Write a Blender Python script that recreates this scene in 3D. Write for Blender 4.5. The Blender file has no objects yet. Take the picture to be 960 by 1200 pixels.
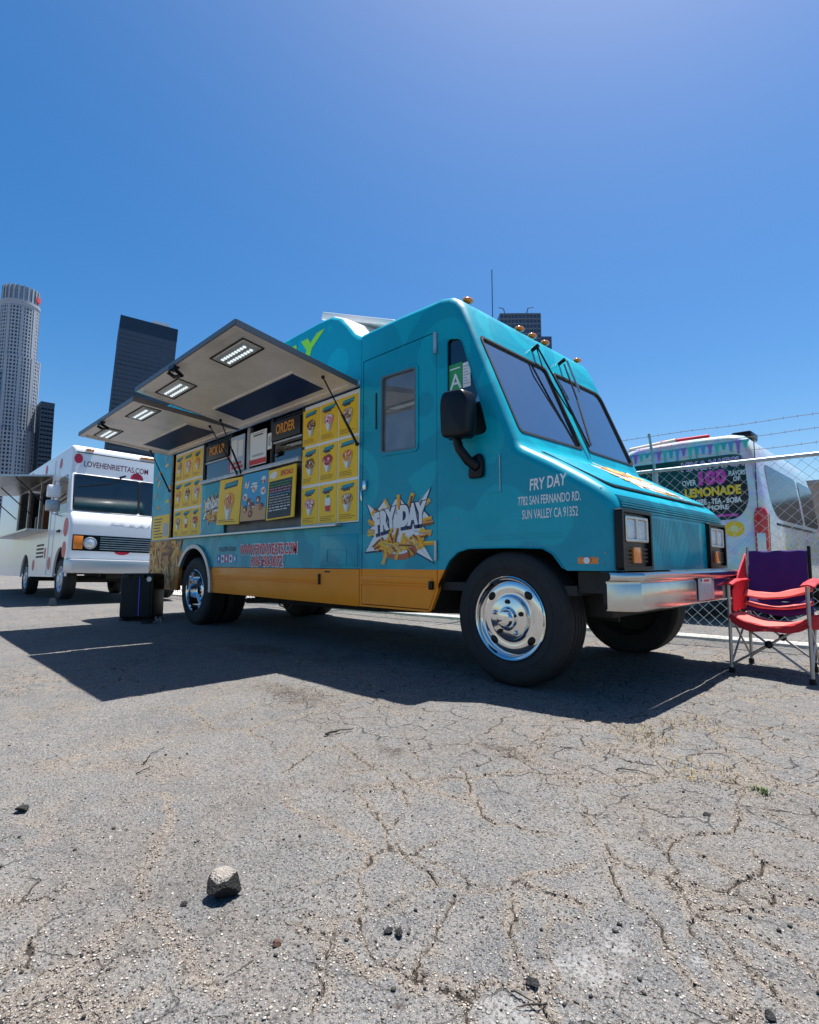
import bpy, bmesh, math, random
import numpy as np
from mathutils import Vector, Matrix, geometry
R = math.radians
random.seed(7)
scene = bpy.context.scene
COL = scene.collection

# ------------------------------------------------------------------ camera, sky, sun, exposure
cam = bpy.data.cameras.new('camera'); cam_ob = bpy.data.objects.new('camera', cam); COL.objects.link(cam_ob)
cam.sensor_fit = 'VERTICAL'; cam.sensor_height = 36.0; cam.lens = 36.0 * 622.0 / 1200.0
cam.clip_start = 0.05; cam.clip_end = 6000
YAW, PITCH = R(44.8), math.atan(60 / 622.0)
fwd = Vector((-math.cos(YAW) * math.cos(PITCH), math.sin(YAW) * math.cos(PITCH), math.sin(PITCH)))
cam_ob.location = (0, 0, 0.80)
cam_ob.rotation_euler = fwd.to_track_quat('-Z', 'Y').to_euler()
scene.camera = cam_ob

SUN_DIR = Vector((-0.035, 0.30, 1.0)).normalized()          # towards the sun
elev = math.asin(SUN_DIR.z); azim = math.atan2(SUN_DIR.x, SUN_DIR.y)
world = bpy.data.worlds.new('World'); scene.world = world; world.use_nodes = True
wn = world.node_tree.nodes; wl = world.node_tree.links
sky = wn.new('ShaderNodeTexSky'); sky.sky_type = 'NISHITA'; sky.sun_disc = False
sky.sun_elevation = elev; sky.sun_rotation = azim
sky.altitude = 100; sky.air_density = 1.0; sky.dust_density = 1.1; sky.ozone_density = 1.6
hsv = wn.new('ShaderNodeHueSaturation'); hsv.inputs['Saturation'].default_value = 1.46      # the deep blue of the photograph, over the whole sky
wl.new(sky.outputs[0], hsv.inputs['Color']); wl.new(hsv.outputs[0], wn['Background'].inputs[0]); wn['Background'].inputs[1].default_value = 0.076
sun = bpy.data.lights.new('sun', 'SUN'); sun.energy = 5.0; sun.angle = R(0.53); sun.color = (1.0, 0.965, 0.91)
sun_ob = bpy.data.objects.new('sun', sun); COL.objects.link(sun_ob)
sun_ob.rotation_euler = SUN_DIR.to_track_quat('Z', 'Y').to_euler(); sun_ob.location = (0, 0, 30)
scene.view_settings.view_transform = 'Standard'; scene.view_settings.look = 'None'
scene.view_settings.exposure = 0.96; scene.view_settings.gamma = 1.0

# ------------------------------------------------------------------ materials
MAT = {}
def nodes(m):
    return m.node_tree.nodes, m.node_tree.links
def mat(name, col, rough=0.5, metal=0.0, var=0.0, scale=6.0, bump=0.0, bscale=80.0, coat=0.0, spec=0.5, emit=None, estr=0.0, rvar=0.0):
    if name in MAT: return MAT[name]
    m = bpy.data.materials.new(name); m.use_nodes = True; MAT[name] = m
    n, l = nodes(m); b = n['Principled BSDF']
    c = (col[0], col[1], col[2], 1)
    b.inputs['Base Color'].default_value = c; b.inputs['Roughness'].default_value = rough
    b.inputs['Metallic'].default_value = metal; b.inputs['Coat Weight'].default_value = coat
    b.inputs['Coat Roughness'].default_value = 0.08; b.inputs['Specular IOR Level'].default_value = spec
    if emit: b.inputs['Emission Color'].default_value = (*emit, 1); b.inputs['Emission Strength'].default_value = estr
    if var or bump or rvar:
        tc = n.new('ShaderNodeTexCoord'); ge = n.new('ShaderNodeNewGeometry')
    if var or rvar:
        t = n.new('ShaderNodeTexNoise'); t.inputs['Scale'].default_value = scale; t.inputs['Detail'].default_value = 6; t.inputs['Roughness'].default_value = 0.65
        l.new(ge.outputs['Position'], t.inputs['Vector'])
        if var:
            mx = n.new('ShaderNodeMix'); mx.data_type = 'RGBA'
            mx.inputs[6].default_value = tuple(x * (1 - var) for x in col) + (1,)
            mx.inputs[7].default_value = tuple(min(1, x * (1 + var)) for x in col) + (1,)
            rp = n.new('ShaderNodeMapRange'); rp.inputs[1].default_value = .3; rp.inputs[2].default_value = .7
            l.new(t.outputs['Fac'], rp.inputs[0]); l.new(rp.outputs[0], mx.inputs[0]); l.new(mx.outputs[2], b.inputs['Base Color'])
        if rvar:
            rr = n.new('ShaderNodeMapRange'); rr.inputs[1].default_value = .3; rr.inputs[2].default_value = .7
            rr.inputs[3].default_value = max(0.02, rough - rvar); rr.inputs[4].default_value = rough + rvar
            l.new(t.outputs['Fac'], rr.inputs[0]); l.new(rr.outputs[0], b.inputs['Roughness'])
    if bump:
        t2 = n.new('ShaderNodeTexNoise'); t2.inputs['Scale'].default_value = bscale; t2.inputs['Detail'].default_value = 3
        l.new(ge.outputs['Position'], t2.inputs['Vector'])
        bp = n.new('ShaderNodeBump'); bp.inputs['Strength'].default_value = bump; bp.inputs['Distance'].default_value = 0.02
        l.new(t2.outputs['Fac'], bp.inputs['Height']); l.new(bp.outputs[0], b.inputs['Normal'])
    return m
def glass(name, tint=(0.75, 0.85, 0.9), refl=0.06, rough=0.0, dust=0.0):
    if name in MAT: return MAT[name]
    m = bpy.data.materials.new(name); m.use_nodes = True; MAT[name] = m
    n, l = nodes(m); n.remove(n['Principled BSDF']); out = n['Material Output']
    tr = n.new('ShaderNodeBsdfTransparent'); tr.inputs[0].default_value = (*tint, 1)
    gl = n.new('ShaderNodeBsdfGlossy'); gl.inputs['Roughness'].default_value = rough; gl.inputs[0].default_value = (.95, .97, 1, 1)
    lw = n.new('ShaderNodeFresnel'); lw.inputs[0].default_value = 1.52
    ad = n.new('ShaderNodeMath'); ad.operation = 'ADD'; ad.use_clamp = True; ad.inputs[1].default_value = refl
    mx = n.new('ShaderNodeMixShader')
    l.new(lw.outputs[0], ad.inputs[0]); l.new(ad.outputs[0], mx.inputs[0]); l.new(tr.outputs[0], mx.inputs[1]); l.new(gl.outputs[0], mx.inputs[2])
    last = mx
    if dust:
        df = n.new('ShaderNodeBsdfDiffuse'); df.inputs[0].default_value = (.55, .55, .54, 1); ns = n.new('ShaderNodeTexNoise'); ns.inputs['Scale'].default_value = 7; ns.inputs['Detail'].default_value = 7
        g_ = n.new('ShaderNodeNewGeometry'); l.new(g_.outputs['Position'], ns.inputs['Vector']); mr_ = n.new('ShaderNodeMapRange'); mr_.inputs[1].default_value = .3; mr_.inputs[2].default_value = .75; mr_.inputs[3].default_value = dust * .6; mr_.inputs[4].default_value = dust * 1.5
        l.new(ns.outputs['Fac'], mr_.inputs[0]); m3 = n.new('ShaderNodeMixShader'); l.new(mr_.outputs[0], m3.inputs[0]); l.new(mx.outputs[0], m3.inputs[1]); l.new(df.outputs[0], m3.inputs[2]); last = m3
    l.new(last.outputs[0], out.inputs[0])
    return m

# ------------------------------------------------------------------ mesh helpers
def link(o, parent=None):
    COL.objects.link(o)
    if parent is not None:
        o.parent = parent
        if '_inv' in parent: pass
        if parent.type == 'EMPTY' and parent.get('world_built'):
            o.matrix_parent_inverse = Matrix.Translation(parent.location).inverted()
    return o
def empty(name, loc, label, cat, group=None, world_built=True, rot=(0, 0, 0)):
    """an Empty at a thing's base; its parts are written in world coordinates when world_built"""
    o = bpy.data.objects.new(name, None); o.empty_display_size = 0.2
    o.location = loc; o.rotation_euler = rot
    if world_built: o['world_built'] = True
    COL.objects.link(o); tag(o, label, cat, group)
    return o
def tag(o, label=None, cat=None, group=None, kind=None):
    if label: o['label'] = label
    if cat: o['category'] = cat
    if group: o['group'] = group
    if kind: o['kind'] = kind
    return o
def finish(me, smooth=None):
    if smooth is not None:
        me.polygons.foreach_set('use_smooth', [True] * len(me.polygons))
        me.set_sharp_from_angle(angle=R(smooth))
    me.update()

class G:
    """collects shapes, then becomes one mesh object"""
    def __init__(s): s.v = []; s.f = []; s.m = []; s.cur = 0
    def add(s, vs, fs):
        k = len(s.v); s.v += [tuple(v) for v in vs]
        for f in fs: s.f.append(tuple(i + k for i in f)); s.m.append(s.cur)
        return s
    def use(s, i): s.cur = i; return s
    def box(s, x0, x1, y0, y1, z0, z1):
        x0, x1 = sorted((x0, x1)); y0, y1 = sorted((y0, y1)); z0, z1 = sorted((z0, z1))
        v = [(x, y, z) for z in (z0, z1) for y in (y0, y1) for x in (x0, x1)]
        return s.add(v, [(0, 2, 3, 1), (4, 5, 7, 6), (0, 1, 5, 4), (2, 6, 7, 3), (0, 4, 6, 2), (1, 3, 7, 5)])
    def hexa(s, p):   # 8 corners in box order
        return s.add(p, [(0, 2, 3, 1), (4, 5, 7, 6), (0, 1, 5, 4), (2, 6, 7, 3), (0, 4, 6, 2), (1, 3, 7, 5)])
    def bar(s, p, q, w, h, up=(0, 0, 1)):   # rectangular bar from p to q
        p = Vector(p); q = Vector(q); d = (q - p).normalized(); up = Vector(up)
        a = d.cross(up)
        if a.length < 1e-4: a = d.cross(Vector((1, 0, 0)))
        a.normalize(); b = a.cross(d).normalized()
        a *= w / 2; b *= h / 2
        return s.hexa([p - a - b, p + a - b, p - a + b, p + a + b, q - a - b, q + a - b, q - a + b, q + a + b])
    def cyl(s, p, q, r, n=12, r2=None, caps=True):
        p = Vector(p); q = Vector(q); d = (q - p).normalized(); r2 = r if r2 is None else r2
        a = d.orthogonal().normalized(); b = d.cross(a)
        vs = []
        for c, rr in ((p, r), (q, r2)):
            for i in range(n):
                t = 2 * math.pi * i / n; vs.append(c + (a * math.cos(t) + b * math.sin(t)) * rr)
        fs = [(i, (i + 1) % n, n + (i + 1) % n, n + i) for i in range(n)]
        if caps: fs += [tuple(range(n - 1, -1, -1)), tuple(range(n, 2 * n))]
        return s.add(vs, fs)
    def tube(s, pts, r, n=8):
        pts = [Vector(p) for p in pts]; vs = []; prev = None
        for i, p in enumerate(pts):
            d = (pts[min(i + 1, len(pts) - 1)] - pts[max(i - 1, 0)]).normalized()
            a = prev - d * prev.dot(d) if prev is not None else d.orthogonal()
            a.normalize(); prev = a; b = d.cross(a)
            rr = r[i] if isinstance(r, (list, tuple)) else r
            for k in range(n):
                t = 2 * math.pi * k / n; vs.append(p + (a * math.cos(t) + b * math.sin(t)) * rr)
        fs = []
        for i in range(len(pts) - 1):
            for k in range(n):
                fs.append((i * n + k, i * n + (k + 1) % n, (i + 1) * n + (k + 1) % n, (i + 1) * n + k))
        fs += [tuple(range(n - 1, -1, -1)), tuple(range((len(pts) - 1) * n, len(pts) * n))]
        return s.add(vs, fs)
    def lathe(s, prof, o, ax=(0, 1, 0), n=48):   # prof: (radius, distance along ax)
        o = Vector(o); ax = Vector(ax).normalized(); a = ax.orthogonal().normalized(); b = ax.cross(a)
        vs = []
        for r, h in prof:
            for i in range(n):
                t = 2 * math.pi * i / n; vs.append(o + ax * h + (a * math.cos(t) + b * math.sin(t)) * max(r, 1e-4))
        fs = []
        for j in range(len(prof) - 1):
            for i in range(n): fs.append((j * n + i, j * n + (i + 1) % n, (j + 1) * n + (i + 1) % n, (j + 1) * n + i))
        return s.add(vs, fs)
    def prism(s, poly, fn, w0, w1):   # poly (u,v), fn(u,v,w) -> xyz, closed solid
        return s.plate(poly, [], fn, w0, w1)
    def plate(s, outer, holes, fn, w0, w1):
        loops = [outer] + list(holes)
        tris = geometry.tessellate_polygon([[Vector((u, v, 0)) for u, v in lp] for lp in loops])
        flat = [p for lp in loops for p in lp]; N = len(flat)
        vs = [fn(u, v, w0) for u, v in flat] + [fn(u, v, w1) for u, v in flat]
        fs = []
        for t in tris:
            a, b, c = [Vector(flat[i]) for i in t]
            if (b - a).cross(c - a) < 0: t = (t[0], t[2], t[1])
            fs.append((t[0], t[1], t[2])); fs.append((t[2] + N, t[1] + N, t[0] + N))
        k = 0
        for li, lp in enumerate(loops):
            n = len(lp)
            ar = sum(lp[i][0] * lp[(i + 1) % n][1] - lp[(i + 1) % n][0] * lp[i][1] for i in range(n))
            flip = (ar > 0) == (li == 0)
            for i in range(n):
                a, b = k + i, k + (i + 1) % n
                fs.append((a, a + N, b + N, b) if flip else (b, b + N, a + N, a))
            k += n
        return s.add(vs, fs)
    def flat(s, poly, fn, w=0):    # a single printed face
        tris = geometry.tessellate_polygon([[Vector((u, v, 0)) for u, v in poly]])
        fs = []
        for t in tris:
            a, b, c = [Vector(poly[i]) for i in t]
            fs.append(tuple(t) if (b - a).cross(c - a) > 0 else (t[0], t[2], t[1]))
        return s.add([fn(u, v, w) for u, v in poly], fs)
    def sphere(s, c, r, n=10, m=6, sc=(1, 1, 1)):
        c = Vector(c); vs = []; fs = []
        for j in range(m + 1):
            ph = math.pi * j / m
            for i in range(n):
                t = 2 * math.pi * i / n
                vs.append((c.x + r * sc[0] * math.sin(ph) * math.cos(t), c.y + r * sc[1] * math.sin(ph) * math.sin(t), c.z + r * sc[2] * math.cos(ph)))
        for j in range(m):
            for i in range(n): fs.append((j * n + i, (j + 1) * n + i, (j + 1) * n + (i + 1) % n, j * n + (i + 1) % n))
        return s.add(vs, fs)
    def build(s, name, mats, parent=None, bevel=0, smooth=None, seg=2, fix=False, xf=None):
        me = bpy.data.meshes.new(name)
        v = s.v if xf is None else [tuple(xf @ Vector(p)) for p in s.v]
        me.from_pydata(v, [], s.f)
        if not isinstance(mats, (list, tuple)): mats = [mats]
        for m in mats: me.materials.append(m)
        if len(mats) > 1: me.polygons.foreach_set('material_index', s.m)
        if bevel or fix:
            bm = bmesh.new(); bm.from_mesh(me)
            if fix:
                bmesh.ops.remove_doubles(bm, verts=bm.verts, dist=1e-5); bmesh.ops.recalc_face_normals(bm, faces=bm.faces)
            if bevel:
                bmesh.ops.remove_doubles(bm, verts=bm.verts, dist=1e-5)
                bmesh.ops.dissolve_limit(bm, angle_limit=R(1), verts=bm.verts, edges=bm.edges, delimit={'MATERIAL'})
                es = [e for e in bm.edges if len(e.link_faces) == 2 and e.calc_face_angle(0) > R(28)]
                bmesh.ops.bevel(bm, geom=es, offset=bevel, segments=seg, profile=0.5, affect='EDGES', clamp_overlap=True)
                if smooth is None: smooth = 40
            bm.to_mesh(me); bm.free()
        finish(me, smooth)
        return link(bpy.data.objects.new(name, me), parent)

def rpoly(pts, r, n=5):
    """a polygon with rounded corners"""
    out = []; N = len(pts)
    for i in range(N):
        p = Vector(pts[i]); a = Vector(pts[i - 1]); b = Vector(pts[(i + 1) % N]); rr = r[i] if isinstance(r, (list, tuple)) else r
        d1 = (a - p); d2 = (b - p); rr = min(rr, d1.length * .49, d2.length * .49)
        if rr < 1e-5: out.append(tuple(p)); continue
        q1 = p + d1.normalized() * rr; q2 = p + d2.normalized() * rr
        for k in range(n + 1):
            t = k / n; q = q1 * (1 - t) ** 2 + p * 2 * t * (1 - t) + q2 * t * t; out.append((q.x, q.y))
    return out
def rrect(u0, v0, u1, v1, r, n=5): return rpoly([(u0, v0), (u1, v0), (u1, v1), (u0, v1)], r, n)
def ell(cu, cv, a, b, n=16, rot=0.0, jit=0.0, rnd=random):
    o = []
    for i in range(n):
        t = 2 * math.pi * i / n; k = 1 + (rnd.random() - .5) * 2 * jit
        x, y = a * k * math.cos(t), b * k * math.sin(t)
        o.append((cu + x * math.cos(rot) - y * math.sin(rot), cv + x * math.sin(rot) + y * math.cos(rot)))
    return o
def side(y):      # a map (u,v,w) -> a wall that faces -Y at y; w > 0 stands out of it
    return lambda u, v, w: (u, y - w, v)
def front(x):     # faces +X
    return lambda u, v, w: (x + w, u, v)
def text(body, h, fn, u, v, w=0.002, name='lettering', m=None, parent=None, width=None, shear=0.0, off=0.0, align='L', rot=0.0, arch=0.0):
    """lettering as thin mesh: cap height h, (u,v) is the lower left corner (or lower middle with align C)"""
    c = bpy.data.curves.new('t', 'FONT'); c.body = body; c.size = 1.0; c.offset = off; c.shear = shear; c.resolution_u = 3
    o = bpy.data.objects.new('t', c); me = bpy.data.meshes.new_from_object(o)
    n = len(me.vertices); a = np.zeros(n * 3); me.vertices.foreach_get('co', a); a = a.reshape(-1, 3)
    x0, x1 = a[:, 0].min(), a[:, 0].max(); y0, y1 = 0.0, 0.69
    sy = h / (y1 - y0); sx = sy if width is None else width / (x1 - x0)
    W = (x1 - x0) * sx
    vs = []
    for p in a:
        uu = (p[0] - x0) * sx - (W / 2 if align == 'C' else 0); vv = p[1] * sy
        if arch: vv += arch * (1 - (2 * uu / W) ** 2) if align == 'C' else 0
        ca, sa = math.cos(rot), math.sin(rot)
        vs.append(fn(u + uu * ca - vv * sa, v + uu * sa + vv * ca, w))
    g = G(); g.add(vs, [tuple(p.vertices) for p in me.polygons])
    bpy.data.objects.remove(o); bpy.data.curves.remove(c); bpy.data.meshes.remove(me)
    return g.build(name, m, parent) if m is not None else g

# shared materials
WHITE = mat('white paint', (.78, .78, .76), .35, var=.05, scale=3, coat=.2)
BLACKP = mat('black plastic', (.004, .004, .006), .35, spec=.28)
RUBBER = mat('tyre rubber', (.016, .016, .017), .72, var=.35, scale=9, bump=.3, bscale=250)
SEAL = mat('window rubber', (.012, .012, .013), .6)
CHROME = mat('polished chrome', (.70, .71, .72), .07, 1.0, rvar=.03, scale=8)
STEEL = mat('brushed stainless steel', (.56, .55, .53), .34, 1.0, var=.12, scale=5, rvar=.08)
DARKMET = mat('dark chassis metal', (.02, .019, .018), .7, var=.3, scale=8)
GALV = mat('galvanised steel', (.46, .47, .48), .45, .8, var=.2, scale=14)
AMBER = mat('amber lens', (.80, .22, .02), .18, coat=.5)
REDLENS = mat('red lens', (.65, .010, .012), .15, coat=.5)
LAMPG = mat('lamp glass', (.75, .78, .8), .12, .55, bump=.4, bscale=90)
GLASS = glass('clear glass', (.80, .87, .88))
DKGLASS = glass('tinted glass', (.22, .26, .28), .07)
CRACKS=[[(-0.729,1.449),(-0.687,1.449),(-0.616,1.477),(-0.557,1.492),(-0.509,1.432),(-0.457,1.377),(-0.414,1.360),(-0.382,1.325),(-0.339,1.286),(-0.302,1.257),(-0.269,1.236),(-0.243,1.232)],
[(-0.457,1.377),(-0.432,1.442),(-0.407,1.456),(-0.368,1.489)],
[(-0.457,1.377),(-0.422,1.373),(-0.385,1.388),(-0.338,1.390),(-0.282,1.379),(-0.231,1.361),(-0.189,1.362)],
[(-0.557,1.492),(-0.511,1.503),(-0.472,1.515),(-0.434,1.527),(-0.425,1.611),(-0.395,1.685),(-0.399,1.757),(-0.458,1.799)],
[(-0.552,1.511),(-0.601,1.637),(-0.610,1.756),(-0.512,1.875),(-0.502,1.936),(-0.456,1.951),(-0.397,1.980),(-0.318,2.012),(-0.250,2.062)],
[(-0.561,1.661),(-0.501,1.655),(-0.442,1.638)],
[(-0.434,1.527),(-0.392,1.513),(-0.328,1.517),(-0.277,1.524),(-0.219,1.541)],
[(-0.392,1.623),(-0.350,1.632),(-0.294,1.636),(-0.226,1.644)],
[(-0.685,1.423),(-0.636,1.357),(-0.582,1.309),(-0.529,1.310),(-0.478,1.239),(-0.445,1.197),(-0.402,1.156),(-0.366,1.130),(-0.333,1.135),(-0.302,1.125),(-0.275,1.095)],
[(-0.502,1.936),(-0.548,2.103),(-0.577,2.316)],
[(-0.465,2.115),(-0.421,2.080)],
[(-0.399,1.757),(-0.344,1.736),(-0.284,1.754)],
[(-0.338,1.543),(-0.360,1.609)],
[(-1.691,1.331),(-1.619,1.421),(-1.535,1.488),(-1.406,1.438),(-1.299,1.441),(-1.183,1.488),(-1.113,1.431),(-1.032,1.407),(-0.990,1.439),(-0.922,1.442),(-0.867,1.477)],
[(-1.406,1.438),(-1.383,1.507),(-1.376,1.597)],
[(-1.484,1.375),(-1.392,1.362),(-1.363,1.382)],
[(-1.412,1.684),(-1.293,1.598),(-1.223,1.518)],
[(-1.338,1.954),(-1.204,1.930),(-1.075,1.934),(-1.021,1.988),(-0.939,2.003)],
[(-0.825,1.195),(-0.772,1.203),(-0.719,1.229),(-0.649,1.232)],
[(-1.856,1.150),(-1.958,1.378),(-1.967,1.522),(-1.692,1.439),(-1.421,1.368),(-1.305,1.296)],
[(-0.785,2.289),(-0.654,2.360),(-0.520,2.381),(-0.382,2.487)],
[(-1.185,2.310),(-1.005,2.337),(-0.951,2.578),(-0.722,2.622)],
[(-0.738,3.118),(-0.619,2.880),(-0.490,2.855)]]
SANDY=[[(-1.277,0.184),(-1.272,0.210),(-1.274,0.237),(-1.273,0.270),(-1.288,0.295),(-1.277,0.336),(-1.289,0.363),(-1.310,0.390),(-1.332,0.428),(-1.353,0.473),(-1.331,0.500),(-1.265,0.507),(-1.217,0.493),(-1.162,0.501),(-1.108,0.493),(-1.058,0.494),(-1.012,0.509)],
[(-1.226,0.204),(-1.218,0.236),(-1.198,0.277),(-1.186,0.304),(-1.265,0.302)],
[(-1.186,0.304),(-1.125,0.322),(-1.100,0.376),(-1.097,0.423)],
[(-1.419,0.508),(-1.500,0.525),(-1.641,0.617),(-1.771,0.702),(-1.972,0.763)],
[(-0.928,0.725),(-0.856,0.732),(-0.837,0.783),(-0.767,0.762)],
[(-1.689,1.048),(-1.547,1.009),(-1.431,1.044),(-1.220,1.040)]]
# ------------------------------------------------------------------ ground
def _h(ix, iy, s):
    n = (ix.astype(np.int64) * 374761393 + iy.astype(np.int64) * 668265263 + s * 974634777) & 0xffffffff
    n = ((n ^ (n >> 13)) * 1274126177) & 0xffffffff
    return ((n ^ (n >> 16)) & 0xffffff) / float(0xffffff)
def vnoise(x, y, s=0):
    ix = np.floor(x); iy = np.floor(y); fx = x - ix; fy = y - iy
    fx = fx * fx * (3 - 2 * fx); fy = fy * fy * (3 - 2 * fy)
    a = _h(ix, iy, s); b = _h(ix + 1, iy, s); c = _h(ix, iy + 1, s); d = _h(ix + 1, iy + 1, s)
    return (a * (1 - fx) + b * fx) * (1 - fy) + (c * (1 - fx) + d * fx) * fy
def fbm(x, y, s=0, o=4):
    t = 0; a = .5; k = 0
    for i in range(o): t = t + a * vnoise(x, y, s + i * 17); k += a; x = x * 2.03; y = y * 2.03; a *= .5
    return t / k
def vor_edge(x, y, cell, s):
    gx = x / cell; gy = y / cell; ix = np.floor(gx); iy = np.floor(gy)
    best = np.full(x.shape, 1e9); px = np.zeros_like(x); py = np.zeros_like(x); idv = np.zeros_like(x)
    C = []
    for dx in (-1, 0, 1):
        for dy in (-1, 0, 1):
            qx = ix + dx + .5 + (_h(ix + dx, iy + dy, s) - .5) * .9; qy = iy + dy + .5 + (_h(ix + dx, iy + dy, s + 5) - .5) * .9
            C.append((qx, qy)); d = (qx - gx) ** 2 + (qy - gy) ** 2
            k = d < best; best = np.where(k, d, best); px = np.where(k, qx, px); py = np.where(k, qy, py); idv = np.where(k, _h(ix + dx, iy + dy, s + 9), idv)
    e = np.full(x.shape, 1e9)
    for qx, qy in C:
        ux = qx - px; uy = qy - py; L = np.sqrt(ux * ux + uy * uy)
        ok = L > 1e-6; Ls = np.where(ok, L, 1)
        d = ((px + qx) / 2 - gx) * ux / Ls + ((py + qy) / 2 - gy) * uy / Ls
        e = np.where(ok & (d < e), d, e)
    return e * cell, idv
def line_dist(x, y, lines):
    out = np.full(x.shape, 9.0)
    for ln in lines:
        for (ax, ay), (bx, by) in zip(ln[:-1], ln[1:]):
            ux, uy = bx - ax, by - ay; L2 = ux * ux + uy * uy + 1e-12
            t = np.clip(((x - ax) * ux + (y - ay) * uy) / L2, 0, 1)
            d = np.hypot(x - ax - t * ux, y - ay - t * uy); out = np.minimum(out, d)
    return out
def sstep(a, b, x):
    t = np.clip((x - a) / (b - a), 0, 1); return t * t * (3 - 2 * t)
def ground_fields(x, y):
    x = np.asarray(x, float); y = np.asarray(y, float); r = np.hypot(x, y)
    near = 1 - sstep(9, 16, r)
    wx = x + (fbm(x * 9, y * 9, 3, 4) - .5) * .085 + (fbm(x * 40, y * 40, 8, 2) - .5) * .014
    wy = y + (fbm(x * 9, y * 9, 4, 4) - .5) * .085 + (fbm(x * 40, y * 40, 9, 2) - .5) * .014
    tx = x + (fbm(x * 22, y * 22, 5, 3) - .5) * .03; ty = y + (fbm(x * 22, y * 22, 6, 3) - .5) * .03
    traced = line_dist(tx, ty, CRACKS); sandy = line_dist(tx, ty, SANDY)
    # broken, crazed asphalt on the right, sounder and sandier on the left
    rightness = sstep(-.9, .9, (x * .7046 + y * .7096) / np.maximum(r, .3) * 1.9 - .15 + (fbm(x * .7, y * .7, 21, 3) - .5) * 1.6)
    eA, idA = vor_edge(wx, wy, .62, 31); eB, idB = vor_edge(wx, wy, .27, 47)
    actA = sstep(.46, .60, fbm(x * 1.1 + 7, y * 1.1, 55, 3) + .16 * rightness); actB = sstep(.47, .59, fbm(x * .9, y * .9 + 3, 61, 3) + .24 * (rightness - .5))
    wid = .0016 + .0046 * fbm(x * 5, y * 5, 71, 3) ** 1.6 * 1.5
    tracedmask = 1 - sstep(.05, .2, traced) * (1 - sstep(.25, .4, traced))
    brk = sstep(.36, .56, fbm(x * 16, y * 16, 77, 2))
    cr = np.maximum((1 - sstep(wid * .3, wid, eA)) * actA, (1 - sstep(wid * .25, wid * .85, eB)) * actB * .85) * (.35 + .65 * brk)
    cr = np.maximum(cr, (1 - sstep(wid * .25, wid * .95, traced)) * (.7 + .3 * brk))
    cr *= near
    nearedge = np.maximum.reduce([1 - sstep(.0, .045, traced), (1 - sstep(0, .05, eA)) * actA, (1 - sstep(0, .03, eB)) * actB * .8, (1 - sstep(0.004, .04, sandy))])
    big = fbm(x * 1.3 + 11, y * 1.3 + 5, 81, 4); mid = fbm(x * 7, y * 7, 83, 3)
    sand = np.clip(nearedge * (.35 + .9 * mid) * 1.05 + sstep(.52, .72, big) * (.15 + .85 * sstep(.35, .65, mid)) * .55 - .08, 0, 1)
    sand = np.maximum(sand, (1 - sstep(.004, .030, sandy)) * 1.0) * (1 - .0 * near)
    eroded = sstep(.56, .70, fbm(x * 1.7 + 3, y * 1.7 + 9, 91, 3) + .10 * rightness) * sstep(.3, .6, mid)      # rough worn top
    z = (fbm(x * .35, y * .35, 101, 3) - .5) * .035 * sstep(.3, 2.0, r) * (1 - .0 * near)
    z = z * sstep(12, 5, r) if False else z
    plate = (idB - .5) * .008 * actB + (idA - .5) * .006 * actA
    h = z + plate * near * sstep(.004, .03, np.minimum(eA, eB) + .004) - cr * (.009 + .006 * mid)
    h += eroded * (fbm(x * 60, y * 60, 111, 3) - .62) * .010 * near
    h += sand * (fbm(x * 95, y * 95, 121, 2) - .4) * .0045 * near
    h += (fbm(x * 120, y * 120, 131, 2) - .5) * .0030 * near
    craze = sstep(.37, .54, fbm(x * .8 + 4, y * .8, 141, 3) + .20 * (rightness - .45)) * near
    paint = np.zeros_like(x); soil = np.zeros_like(x); rag = (fbm(x * 26, y * 26, 151, 3) - .5) * 1.5
    for px, py, rr in PAINT: paint = np.maximum(paint, 1 - sstep(.55, 1.15, np.hypot(x - px, y - py) / rr + rag))
    for px, py, ra, rb in SOIL: soil = np.maximum(soil, 1 - sstep(.2, 1.2, np.hypot((x - px) / ra, (y - py) / rb) + rag * .7))
    return h, cr, sand, eroded, craze, paint, soil
PAINT = [(-.56, 1.05, .055), (-.59, 1.02, .05), (-.545, 1.17, .045), (-.60, .85, .05), (-.64, .83, .04), (-.40, 1.22, .02)]
SOIL = [(-2.93, 1.86, .42, .16), (-1.75, 1.62, .10, .06), (-.753, .722, .022, .02), (-1.42, 1.98, .14, .05), (-4.6, 2.6, .5, .25)]
def ground_z(x, y):
    return float(ground_fields(np.array([x]), np.array([y]))[0][0])

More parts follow.
